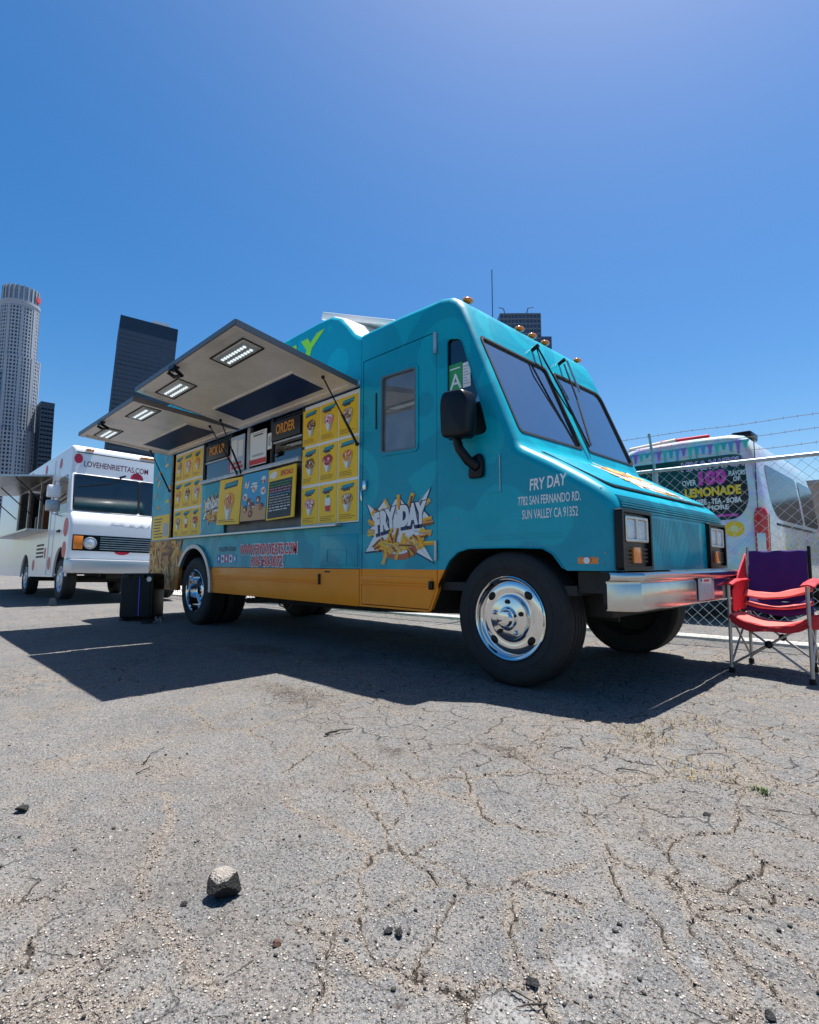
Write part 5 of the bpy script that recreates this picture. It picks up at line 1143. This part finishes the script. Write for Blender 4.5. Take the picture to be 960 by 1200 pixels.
np_ = G().box(-2.45, -2.14, VY - .018, VY + .005, .93, 1.09).build('number_plate', PRW, VN, bevel=.004)
text('LK 12853', .085, side(VY - .018), -2.425, .965, .001, 'lettering', PRB, np_, width=.26, off=.01)
rd = random.Random(6)
for k in range(20):
    x = -3.50 + k * .088; L = rd.uniform(.08, .26); c = [(.03, .42, .50), (.10, .33, .62), (.28, .16, .50), (.05, .55, .45)][k % 4]
    G().plate(rpoly([(x - .05, 2.49), (x - .022, 2.44), (x - .016, 2.47 - L * .75), (x + .016, 2.47 - L * .75), (x + .022, 2.44), (x + .05, 2.49)], [.0, .02, .016, .016, .02, .0], 4), [], vf, -.02, .006).build('paint_drip', mat('drip%d' % (k % 4), c, .35), VN)
G().box(-3.64, -1.68, VY - .10, VY + .05, .44, .66).build('bumper', mat('grey bumper plastic', (.10, .10, .11), .6), VN, bevel=.03)
def vs_(y, z, w): x = 1.03 if z < 1.25 else 1.03 - (z - 1.25) * .10 - max(0, z - 2.1) * .08; return (VX + x + w - .006, y, z)
sw_ = rpoly([(VY + .45, 2.20), (VY + .42, 1.62), (VY + .75, 1.42), (VY + 2.6, 1.42), (VY + 2.6, 2.20)], [.15, .25, .2, .1, .1])
g = G(); g.flat(sw_, lambda u, v, w: vs_(u, v, w), .014); g.build('side_window', mat('side privacy glass', (.015, .018, .02), .12, spec=.25), VN)
sw2 = rpoly([(VY + 2.8, 1.42), (VY + 4.1, 1.42), (VY + 4.1, 2.20), (VY + 2.8, 2.20)], .1); g = G(); g.flat(sw2, lambda u, v, w: vs_(u, v, w), .014); g.build('side_window', MAT['side privacy glass'], VN)
G().box(VX + 1.015, VX + 1.035, VY + .6, VY + 3.6, 1.33, 1.36).build('slide_rail', SEAL, VN)
ra_ = G().cyl((-3.5, VY + .25, 2.62), (-2.75, VY + .12, 2.635), .045, 12).build('roof_awning', mat('cream canvas', (.62, .52, .42), .7), VN, smooth=50); G().cyl((-2.98, VY + .16, 2.64), (-2.3, VY + .10, 2.63), .042, 12, .03).build('awning_end', PRR, ra_, smooth=50)
G().box(-2.12, -1.86, VY + .5, VY + .9, 2.60, 2.72).build('roof_vent', BLACKP, VN, bevel=.03)
for yy in (VY + .9, VY + 4.3):
    for sx_, so in ((1, -1), (-1, 1)):
        w = G().lathe([(.2, .09), (.27, .11), (.34, .09), (.345, -.09), (.2, -.1)], (VX + sx_ * .90, yy, .345), (sx_, 0, 0), 32).build('wheel', RUBBER, VN, smooth=40); G().lathe([(.22, .08), (.20, .095), (.1, .07), (0, .08)], (VX + sx_ * .90, yy, .345), (sx_, 0, 0), 24).build('rim', GALV, w, smooth=40)
G().box(-3.5, -1.8, VY + .2, VY + 5, .40, .46).build('underbody', DARKMET, VN)

# ------------------------------------------------------------------ chain-link fence
FN = empty('fence', (-1.6, 6.22, 0), 'galvanised chain-link fence topped with strands of barbed wire', 'fence')
fy = lambda x: 6.22 + .08 * (x + 1.6)
FX0, FX1 = -15.0, 2.8
WIRE = mat('fence wire', (.52, .53, .54), .42, .7)
gz = lambda x: ground_z(x, fy(x)) if False else 0.0
g = G(); hgt = 1.80; p = .108; nb = int((FX1 - FX0 + hgt) / p) + 2
def wire(g, a, b, r):
    a = Vector(a); b = Vector(b); d = (b - a).normalized(); u = d.cross(Vector((0, 1, 0))).normalized() * r; v = Vector((0, r, 0))
    P = [a + u, a - u * .5 + v * .87, a - u * .5 - v * .87, b + u, b - u * .5 + v * .87, b - u * .5 - v * .87]
    g.add(P, [(0, 1, 4, 3), (1, 2, 5, 4), (2, 0, 3, 5)])
for k in range(-int(hgt / p) - 1, nb):
    for s_ in (1, -1):
        x0 = FX0 + k * p if s_ == 1 else FX0 + k * p + hgt; x1 = x0 + s_ * hgt; za, zb = .03, .03 + hgt
        xa, xb = x0, x1
        if min(xa, xb) < FX0:
            t = (FX0 - xa) / (xb - xa); 
            if s_ == 1: za = za + t * hgt; xa = FX0
            else: zb = .03 + t * hgt; xb = FX0
        if max(xa, xb) > FX1:
            t = (FX1 - x0) / (x1 - x0)
            if s_ == 1: zb = .03 + t * hgt; xb = FX1
            else: za = .03 + t * hgt; xa = FX1
        if zb <= za: continue
        nseg = 6
        for q in range(nseg):
            t0, t1 = q / nseg, (q + 1) / nseg; wob = lambda t: .004 * math.sin(k * 1.3 + t * 9)
            wire(g, (xa + (xb - xa) * t0, fy(xa + (xb - xa) * t0) + s_ * .0022 + wob(t0), za + (zb - za) * t0), (xa + (xb - xa) * t1, fy(xa + (xb - xa) * t1) + s_ * .0022 + wob(t1), za + (zb - za) * t1), .0019)
tag(g.build('wire_mesh', WIRE, FN), kind='stuff')
G().tube([(x, fy(x), 1.84) for x in np.linspace(FX0, FX1, 9)], .021, 10).build('top_rail', GALV, FN, smooth=50)
G().tube([(x, fy(x), .06) for x in np.linspace(FX0, FX1, 30)], .003, 4).build('tension_wire', WIRE, FN)
for x in (-15.0, -12.45, -9.9, -7.35, -4.8, -2.27, .35, 2.8):
    po = G().cyl((x, fy(x) + .03, -.05), (x, fy(x) + .03, 1.86), .030, 12).build('post', GALV, FN, smooth=40)
    G().bar((x, fy(x) + .03, 1.86), (x, fy(x) - .10, 2.26), .025, .012).build('outrigger', GALV, po)
for k, (z, dy) in enumerate(((1.975, .0), (2.105, -.045), (2.235, -.09))):
    bw = G(); pts = [(x, fy(x) + .03 + dy, z - .018 * math.sin(math.pi * (((x - FX0) % 2.55) / 2.55)) + .004 * math.sin(x * 7 + k)) for x in np.linspace(FX0, FX1, 140)]
    bw.tube(pts, .0028, 5); x = FX0 + .05
    while x < FX1:
        zc = z - .018 * math.sin(math.pi * (((x - FX0) % 2.55) / 2.55)); yc = fy(x) + .03 + dy
        for a in (.6, 2.2, 3.9): bw.cyl((x, yc, zc), (x + .006 * math.cos(a * 3), yc + .02 * math.cos(a), zc + .02 * math.sin(a)), .0016, 3)
        x += .115
    bw.build('barbed_wire', mat('rusty wire', (.20, .17, .15), .6, .5), FN)
# concrete footing under the fence
kb = G(); xs = np.linspace(FX0, FX1, 60)
for i in range(len(xs) - 1):
    a, b = xs[i], xs[i + 1]; kb.hexa([(a, fy(a) - .12, -.03), (b, fy(b) - .12, -.03), (a, fy(a) + .16, -.03), (b, fy(b) + .16, -.03), (a, fy(a) - .10, .035), (b, fy(b) - .10, .035), (a, fy(a) + .14, .04), (b, fy(b) + .14, .04)])
tag(kb.build('kerb', mat('pale concrete', (.38, .36, .33), .9, var=.25, scale=9, bump=.6, bscale=60), fix=True), kind='structure')

# ------------------------------------------------------------------ folding camp chair
CH = empty('folding_chair', (-.92, 4.80, 0), 'folding camp chair in purple and red fabric beside the chrome bumper', 'chair')
cu = Vector((-.02, 1.0, 0)); cv = Vector((.985, -.17, 0)); c00 = Vector((-1.165, 4.50, 0))
def cp(r, d, z): return c00 + cv * r + cu * d + Vector((0, 0, z))      # r to the right, d towards the back
TUBE = mat('champagne tube', (.42, .39, .36), .35, .6, var=.15); CRED = mat('coral red fabric', (.55, .02, .03), .75, bump=.2, bscale=500); CPUR = mat('purple fabric', (.04, .012, .16), .8, bump=.2, bscale=500); CCOR = mat('coral lining', (.66, .13, .11), .8, bump=.2, bscale=500)
Wc, Dc = .50, .52
for (a, b) in ((cp(0, 0, 0), cp(.0, .03, .64)), (cp(Wc, 0, 0), cp(Wc, .03, .64))): 
    l_ = G().cyl(a, b, .012, 10).build('front_leg', TUBE, CH, smooth=40); G().cyl(a, a + Vector((0, 0, .04)), .021, 10).build('foot', BLACKP, l_)
for r_ in (0.02, Wc - .05):
    l_ = G().cyl(cp(r_, Dc, 0), cp(r_, Dc + .08, .93), .012, 10).build('back_post', TUBE if r_ < .3 else BLACKP, CH, smooth=40); G().cyl(cp(r_, Dc, 0), cp(r_, Dc, .04), .02, 10).build('foot', BLACKP, l_)
for a, b in ((cp(0, .0, .06), cp(Wc, .04, .40)), (cp(Wc, 0, .06), cp(0, .04, .40)), (cp(0.02, Dc, .06), cp(Wc - .02, Dc, .40)), (cp(Wc - .02, Dc, .06), cp(.02, Dc, .40)), (cp(0, .0, .06), cp(.02, Dc, .42)), (cp(.02, Dc, .06), cp(0, .03, .42)), (cp(Wc, .0, .06), cp(Wc - .02, Dc, .42)), (cp(Wc - .02, Dc, .06), cp(Wc, .03, .42))):
    G().cyl(a, b, .008, 8).build('cross_brace', TUBE, CH, smooth=40)
for c in (cp(Wc / 2, .02, .23), cp(Wc / 2, Dc, .23)): G().sphere(c, .028, 10, 6).build('brace_hub', BLACKP, CH, smooth=50)
def cloth(name, m, F_, nu, nv, thick=.008):
    g = G(); nu *= 3; nv *= 3; rk = random.Random(len(name) * 7 + nu); ph = [rk.uniform(0, 6) for _ in range(4)]
    wr = lambda a, b: .004 * math.sin(9 * a + 5 * b + ph[0]) + .003 * math.sin(17 * a - 11 * b + ph[1]) + .002 * math.sin(31 * b + 13 * a + ph[2])
    gr = [[Vector(F_(i / nu, j / nv)) + (cu * .8 + Vector((0, 0, .6))) * wr(i / nu, j / nv) for i in range(nu + 1)] for j in range(nv + 1)]
    g.add([p for r in gr for p in r], [(j * (nu + 1) + i, j * (nu + 1) + i + 1, (j + 1) * (nu + 1) + i + 1, (j + 1) * (nu + 1) + i) for j in range(nv) for i in range(nu)])
    o = g.build(name, m, CH, smooth=60); md = o.modifiers.new('thick', 'SOLIDIFY'); md.thickness = thick; md.offset = 0; return o
sag = lambda s: 4 * s * (1 - s)
cloth('backrest', CPUR, lambda s, t: cp(.025 + .41 * s, Dc + .02 + .06 * t - .0 + .05 * sag(s) * (1 - t * .6), .50 + .40 * t), 12, 8)
cloth('seat', CCOR, lambda s, t: cp(.0 + Wc * s, .02 + (Dc) * t, .43 - .075 * sag(s) * (1 - .2 * t) - .02 * t), 14, 8)
cloth('seat_front', CRED, lambda s, t: cp(.0 + Wc * s, .015 - .005 * t, .432 - .075 * sag(s) - .05 * t * (1 + .3 * math.sin(s * 9))), 14, 3)
cloth('lumbar_band', CPUR, lambda s, t: cp(.03 + (Wc - .06) * s, Dc - .10 + .06 * t + .06 * sag(s), .44 + .10 * t - .04 * sag(s)), 12, 4, .02)
for k, (z0, dz) in enumerate(((.545, .045), (.485, .018))): cloth('coral_stripe', CCOR, lambda s, t: cp(.02 + (Wc - .04) * s, Dc - .12 - .004 * k + .05 * t + .05 * sag(s), z0 + dz * t - .045 * sag(s) + (.06 * s if k == 0 else .02 * s)), 12, 2, .012)
for r0, sg in ((-.005, 1), (Wc + .005, -1)):
    a = cloth('armrest', CRED, lambda s, t: cp(r0 + (t - .5) * .085, .0 + (Dc + .04) * s, .655 + .05 * sag(s) * .4 - .018 * abs(t - .5) * 2 + .02 * s), 8, 4, .012)
cloth('side_strip', CRED, lambda s, t: cp(.012, Dc * .15 + Dc * .9 * s, .44 + .44 * t * (0.35 + .65 * s)), 8, 6)
cloth('cup_pocket', CRED, lambda s, t: cp(Wc + .05 * math.sin(s * 3.1), .02 + .12 * s, .36 + .09 * t), 6, 2)

# ------------------------------------------------------------------ loudspeaker and bits by the rear wheel
SPK = empty('loudspeaker', (-8.03, 2.66, 0), 'black portable loudspeaker with a blue light strip, standing by the rear wheel', 'loudspeaker', world_built=False, rot=(0, 0, R(40)))
G().plate(rrect(-.24, .03, .24, .66, .06), [], lambda u, v, w: (u, -.15 + w, v), 0, .30).build('cabinet', BLACKP, SPK, bevel=.02)
G().plate(rrect(-.215, .07, .215, .60, .05), [], lambda u, v, w: (u, -.151 - w, v), 0, .012).build('grille', mat('speaker mesh', (.010, .010, .011), .8, bump=.5, bscale=900), SPK, bevel=.006)
G().box(.048, .058, -.168, -.160, .08, .60).build('light_strip', mat('blue light strip', (.01, .03, .35), .3, emit=(.03, .10, 1.0), estr=.05), SPK)
G().plate(rrect(-.12, .60, .12, .655, .02), [rrect(-.10, .612, .10, .64, .01)], lambda u, v, w: (u, -.158 - w, v), 0, .02).build('handle', BLACKP, SPK, bevel=.004)
for x in (-.2, .2): G().box(x - .04, x + .04, -.14, .14, 0, .032).build('foot', RUBBER, SPK)
G().cyl((.19, -.155, .58), (.19, -.17, .58), .035, 14).build('knob', GALV, SPK, smooth=40)
cb = G(); pts = [(-7.95, 2.80, .02), (-7.88, 2.70, .012), (-7.75, 2.66, .012), (-7.60, 2.70, .012), (-7.5, 2.62, .012), (-7.55, 2.52, .012), (-7.7, 2.55, .012), (-7.82, 2.62, .02)]
tag(cb.tube(pts, .011, 6).build('cable', BLACKP, smooth=60), 'black power cable coiled on the ground in front of the rear wheel', 'cable')
wd = G()
for k in range(9): x = -7.78 + .03 * k; wd.tube([(x, 2.78 - .02 * (k % 3), .0), (x + .02 * math.sin(k * 2), 2.76 - .03 * (k % 2), .05 + .01 * (k % 4))], .004, 4)
tag(wd.build('litter', mat('pale litter', (.45, .38, .36), .8), None), 'scraps of pale litter by the loudspeaker', 'litter', kind='stuff')
# ------------------------------------------------------------------ downtown towers
STONE = mat('pale hazed stone', (.36, .40, .46), .6, var=.06, scale=.05); TGL = mat('tower glass', (.025, .045, .075), .12, spec=.6)  # stone tinted bluish: the haze of distance is put into its colour
TW = empty('tower', (-748, 97, 0), 'pale cylindrical skyscraper with stepped tiers and a crown, at the left edge', 'skyscraper')
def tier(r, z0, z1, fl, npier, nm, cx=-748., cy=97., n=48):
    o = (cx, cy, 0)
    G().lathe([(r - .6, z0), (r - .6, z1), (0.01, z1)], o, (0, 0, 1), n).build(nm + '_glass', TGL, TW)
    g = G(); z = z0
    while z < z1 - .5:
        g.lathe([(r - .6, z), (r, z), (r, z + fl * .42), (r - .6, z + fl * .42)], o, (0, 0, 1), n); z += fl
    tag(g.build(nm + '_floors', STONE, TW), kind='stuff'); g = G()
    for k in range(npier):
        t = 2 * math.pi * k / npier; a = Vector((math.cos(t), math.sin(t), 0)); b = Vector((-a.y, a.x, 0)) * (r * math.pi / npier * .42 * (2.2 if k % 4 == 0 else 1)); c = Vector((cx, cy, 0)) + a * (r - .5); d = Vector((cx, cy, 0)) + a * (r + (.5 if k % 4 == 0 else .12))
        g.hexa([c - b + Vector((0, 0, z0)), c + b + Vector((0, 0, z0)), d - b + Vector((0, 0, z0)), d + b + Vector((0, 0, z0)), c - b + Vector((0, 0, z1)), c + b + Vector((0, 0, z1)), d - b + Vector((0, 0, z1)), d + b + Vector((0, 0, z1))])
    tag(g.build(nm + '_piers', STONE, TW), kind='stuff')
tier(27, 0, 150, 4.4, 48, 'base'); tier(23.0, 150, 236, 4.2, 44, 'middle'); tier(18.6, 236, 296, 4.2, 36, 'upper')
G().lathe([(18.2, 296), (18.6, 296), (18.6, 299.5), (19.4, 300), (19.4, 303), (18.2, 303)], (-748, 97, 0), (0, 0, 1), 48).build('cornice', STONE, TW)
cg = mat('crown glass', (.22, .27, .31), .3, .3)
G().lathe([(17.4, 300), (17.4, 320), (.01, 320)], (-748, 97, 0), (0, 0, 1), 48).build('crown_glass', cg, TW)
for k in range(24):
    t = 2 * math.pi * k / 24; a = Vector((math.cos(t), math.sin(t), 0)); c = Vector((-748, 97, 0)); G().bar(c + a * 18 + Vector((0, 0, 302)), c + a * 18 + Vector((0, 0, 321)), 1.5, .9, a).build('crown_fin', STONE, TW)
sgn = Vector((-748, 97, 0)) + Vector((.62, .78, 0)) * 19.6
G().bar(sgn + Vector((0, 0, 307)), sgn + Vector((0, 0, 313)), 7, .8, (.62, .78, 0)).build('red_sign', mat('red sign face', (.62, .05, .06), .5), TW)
def block(name, x0, x1, y0, y1, z1, label, body, line, fl, bay, top=0., lean=0., parts=True, fw=.35):
    T = empty(name, ((x0 + x1) / 2, (y0 + y1) / 2, 0), label, 'skyscraper')
    G().box(x0, x1, y0, y1, 0, z1).build('core', body, T)
    g = G(); z = fl
    while z < z1 - top - 1: g.box(x0 - fw, x1 + fw, y0 - fw, y1 + fw, z, z + fl * .34); z += fl
    tag(g.build('floor_bands', line, T), kind='stuff')
    g = G()
    nb_ = max(2, int((y1 - y0) / bay)); 
    for k in range(nb_ + 1): y = y0 + (y1 - y0) * k / nb_; g.box(x0 - fw * 1.6, x1 + fw * 1.6, y - .35, y + .35, 0, z1 - top)
    nb_ = max(2, int((x1 - x0) / bay))
    for k in range(nb_ + 1): x = x0 + (x1 - x0) * k / nb_; g.box(x - .35, x + .35, y0 - fw * 1.6, y1 + fw * 1.6, 0, z1 - top)
    tag(g.build('mullions', line, T), kind='stuff')
    if top: G().box(x0 - fw * 2, x1 + fw * 2, y0 - fw * 2, y1 + fw * 2, z1 - top, z1).build('parapet', body if top > 3 else line, T)
    T.rotation_euler = (R(lean), 0, 0)
    return T
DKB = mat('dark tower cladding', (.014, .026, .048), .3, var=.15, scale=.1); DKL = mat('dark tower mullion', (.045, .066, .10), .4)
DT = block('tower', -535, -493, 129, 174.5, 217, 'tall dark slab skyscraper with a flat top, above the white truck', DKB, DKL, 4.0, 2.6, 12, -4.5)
DT.rotation_euler = (R(-3.0), 0, R(-13))
G().box(-498, -493.5, 154, 168, 217.5, 220).build('roof_rail', mat('white roof rail', (.6, .62, .65), .5), DT)
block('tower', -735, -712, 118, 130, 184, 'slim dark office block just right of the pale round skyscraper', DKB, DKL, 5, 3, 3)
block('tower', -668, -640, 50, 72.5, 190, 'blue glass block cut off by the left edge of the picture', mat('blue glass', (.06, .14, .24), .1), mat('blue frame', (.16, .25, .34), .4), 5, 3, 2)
RB = empty('tower', (-219, 347, 0), 'dark glass high-rise showing above the turquoise cab roof', 'skyscraper')
G().prism([(-233, 331), (-222, 341.5), (-210.5, 353), (-226, 368), (-248, 346)], lambda u, v, w: (u, v, w), 0, 195).build('core', mat('hazed glass', (.05, .085, .14), .2), RB)  # glass blued, painting the air haze into its base colour
G().prism([(-209.5, 352.5), (-204, 358), (-220, 374), (-225, 368.5)], lambda u, v, w: (u, v, w), 0, 176).build('wing', MAT['hazed glass'], RB)
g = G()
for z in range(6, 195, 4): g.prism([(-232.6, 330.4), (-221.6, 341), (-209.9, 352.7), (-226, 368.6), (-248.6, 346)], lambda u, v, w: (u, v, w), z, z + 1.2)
tag(g.build('floor_bands', mat('hazed frame', (.12, .155, .21), .4), RB), kind='stuff')  # frame colour carries the same painted-in haze as the glass
g = G()
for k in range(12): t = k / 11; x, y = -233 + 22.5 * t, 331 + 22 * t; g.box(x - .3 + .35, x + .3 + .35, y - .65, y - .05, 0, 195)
tag(g.build('mullions', MAT['hazed frame'], RB), kind='stuff')
for (x, y, dx, dy) in ((-231, 336, -3, -5), (-219, 346, 4.5, 4)):
    cr_ = G().cyl((x, y, 194), (x + dx * .3, y + dy * .3, 200), .35, 6).cyl((x + dx * .3, y + dy * .3, 200), (x + dx, y + dy, 200.5), .3, 6); cr_.build('roof_davit', DARKMET, RB)
# low building far right
LB = empty('building', (-8, 78, 0), 'low beige building far off beyond the van, at the right edge', 'building')
G().box(-18, 14, 74, 90, 0, 9.6).build('wall', mat('beige stucco', (.40, .31, .25), .85, var=.1, scale=.6), LB); G().box(-18.2, 14.2, 73.8, 90.2, 9.6, 10.1).build('cornice', mat('grey coping', (.3, .29, .28), .8), LB)
for k in range(9):
    x = -16 + k * 3.4
    for z in (1.4, 5.2): w = G().box(x, x + 1.7, 73.93, 74.0, z, z + 2.2).build('window', mat('far window', (.03, .04, .05), .1), LB); G().box(x - .1, x + 1.8, 73.85, 73.95, z - .15, z - .02).build('sill', MAT['grey coping'], w)

# ------------------------------------------------------------------ stones, twigs and marks on the asphalt
def rock(x, y, sx, sy, sz, seed, mats, name, label, cat, top=None, rot=0., sink=.2):
    rs = random.Random(seed); bm = bmesh.new(); bmesh.ops.create_icosphere(bm, subdivisions=4, radius=1)
    pl = [(Vector((rs.uniform(-1, 1), rs.uniform(-1, 1), rs.uniform(-1, 1))).normalized(), rs.uniform(.42, .8)) for _ in range(12)]
    for v in bm.verts:
        for n_, d in pl:
            k = v.co.dot(n_)
            if k > d: v.co -= n_ * (k - d)
        q_ = v.co * 2.3; v.co *= 1 + .14 * (float(fbm(np.array([q_.x + q_.z * .7 + seed]), np.array([q_.y - q_.z * .6]), 9, 3)[0]) - .5) * 2 + rs.uniform(-.012, .012); v.co.x *= sx; v.co.y *= sy; v.co.z *= sz
        if top and v.co.z > sz * top: v.co.z = sz * top + (v.co.z - sz * top) * .18
    me = bpy.data.meshes.new(name); 
    for m in mats: me.materials.append(m)
    if len(mats) > 1:
        for f in bm.faces: f.material_index = 1 if f.normal.z > .55 or f.calc_center_median().z > sz * .45 else 0
    bm.normal_update()
    bm.to_mesh(me); bm.free(); o = bpy.data.objects.new(name, me); COL.objects.link(o); o.location = (x, y, ground_z(x, y) + sz * (1 - sink)); o.rotation_euler = (0, 0, rot); tag(o, label, cat); return o
BIT = mat('broken bitumen', (.007, .007, .008), .75, bump=1.0, bscale=260); DUST = mat('dusty stone top', (.34, .30, .26), .95, var=.25, scale=90, bump=.8, bscale=220)
rock(-1.275, .640, .046, .039, .043, 3, [BIT, DUST], 'asphalt_lump', 'lump of broken asphalt with a dusty pale top, in the left foreground', 'rock', .5, .6)
DK = mat('dark pebble', (.020, .019, .019), .7, bump=.6, bscale=300)
for k, (x, y, s, lab) in enumerate(((-2.158, .378, .020, 'flat dark stone lying near the left edge of the picture'), (-1.315, .560, .008, 'tiny black pebble just in front of the big dusty lump'), (-1.05, .648, .011, 'brown pebble standing alone right of the dusty lump'), (-.885, .845, .013, 'black pebble in the middle of a close pair at the picture foot'),
        (-.905, .835, .010, 'smaller black pebble of the close pair at the picture foot'), (-.275, 1.17, .012, 'dark round pebble at the lower right corner'), (-.61, .935, .012, 'black pebble beside the crossed twigs'), (-.60, 1.95, .014, 'dark stone lying on a plate of asphalt right of centre'))):
    rock(x, y, s * 1.15, s * .95, s * .7, 20 + k, [DK if k != 2 else mat('brown pebble', (.09, .045, .03), .8)], 'pebble', lab, 'stone', None, k)
TWG = mat('dark twig', (.028, .022, .018), .8)
def twig(pts, r, label, m=TWG):
    r *= .62; jt = random.Random(int(pts[0][0] * 1000)); Q = []
    for (a, b) in zip(pts[:-1], pts[1:]):
        for t in (0, .35, .7): Q.append(tuple(a[i] + (b[i] - a[i]) * t + (jt.uniform(-.0022, .0022) if i < 2 else jt.uniform(0, .003)) for i in range(3)))
    Q.append(pts[-1]); P = [(x, y, ground_z(x, y) + r + dz) for x, y, dz in Q]; rr = [r * (1 - .6 * i / max(1, len(P) - 1)) * jt.uniform(.75, 1.2) for i in range(len(P))]
    o = G().tube(P, rr, 6).build('twig', m, None, smooth=60); tag(o, label, 'twig'); return o
twig([(-.628, .889, .002), (-.600, .893, .004), (-.572, .894, .006)], .0032, 'short black stick at the picture foot, the longer of two crossed')
twig([(-.560, .905, .008), (-.578, .890, .006), (-.600, .868, .002)], .0036, 'short black stick crossing the longer one at the picture foot')
twig([(-2.222, .745, .002), (-2.24, .785, .006), (-2.266, .822, .002)], .005, 'thin dark twig on the pale asphalt left of centre')
twig([(-2.31, .80, .003), (-2.40, .86, .004), (-2.45, .93, .002)], .004, 'crooked brown twig above the thin dark twig, left of centre')
twig([(-2.10, 1.53, .004), (-2.08, 1.60, .006), (-2.065, 1.67, .004)], .010, 'flat dark splinter of wood below the truck shadow', mat('weathered splinter', (.06, .048, .04), .85))
twig([(-.96, 2.10, .002), (-.90, 2.135, .005), (-.82, 2.14, .002)], .005, 'long dark twig on the cracked asphalt right of centre')
twig([(-.98, 2.62, .002), (-1.0, 2.70, .008), (-.99, 2.80, .004)], .006, 'short dark twig just outside the truck shadow on the right')

# dry grass tufts and one green weed in the cracks
def tuft(x, y, n, h, spread, m, label, seed):
    rs = random.Random(seed); g = G()
    for k in range(n):
        a = rs.uniform(0, 6.28); q = rs.random() ** .5 * spread; bx, by = x + math.cos(a) * q, y + math.sin(a) * q; z = ground_z(bx, by) if k % 6 == 0 else z
        t = rs.uniform(0, 6.28); L = h * rs.uniform(.5, 1.2); lean = rs.uniform(.3, 1.4); w = .0016
        d = Vector((math.cos(t), math.sin(t), 0)); s_ = Vector((-d.y, d.x, 0)) * w; p0 = Vector((bx, by, z)); p1 = p0 + d * L * lean * .4 + Vector((0, 0, L * .6)); p2 = p0 + d * L * lean + Vector((0, 0, L * .75))
        g.add([p0 - s_, p0 + s_, p1 + s_ * .8, p1 - s_ * .8, p2], [(0, 1, 2, 3), (3, 2, 4)])
    o = g.build('weed', m); tag(o, label, 'weed', kind='stuff' if n > 80 else None); return o
STRAW = mat('dry straw', (.34, .25, .10), .8, var=.3, scale=60)
tuft(-1.06, 2.60, 120, .03, .16, STRAW, 'thin patch of dry yellow grass near the truck shadow', 1)
tuft(-.72, 2.30, 110, .025, .14, STRAW, 'thin patch of dry yellow grass on the right-hand asphalt', 2)
tuft(-.95, 2.95, 100, .025, .16, STRAW, 'thin patch of dry yellow grass below the folding chair', 3)
tuft(-.52, 2.27, 60, .022, .028, mat('green weed', (.07, .12, .02), .7, var=.3, scale=50), 'small green weed in a crack on the right', 4)
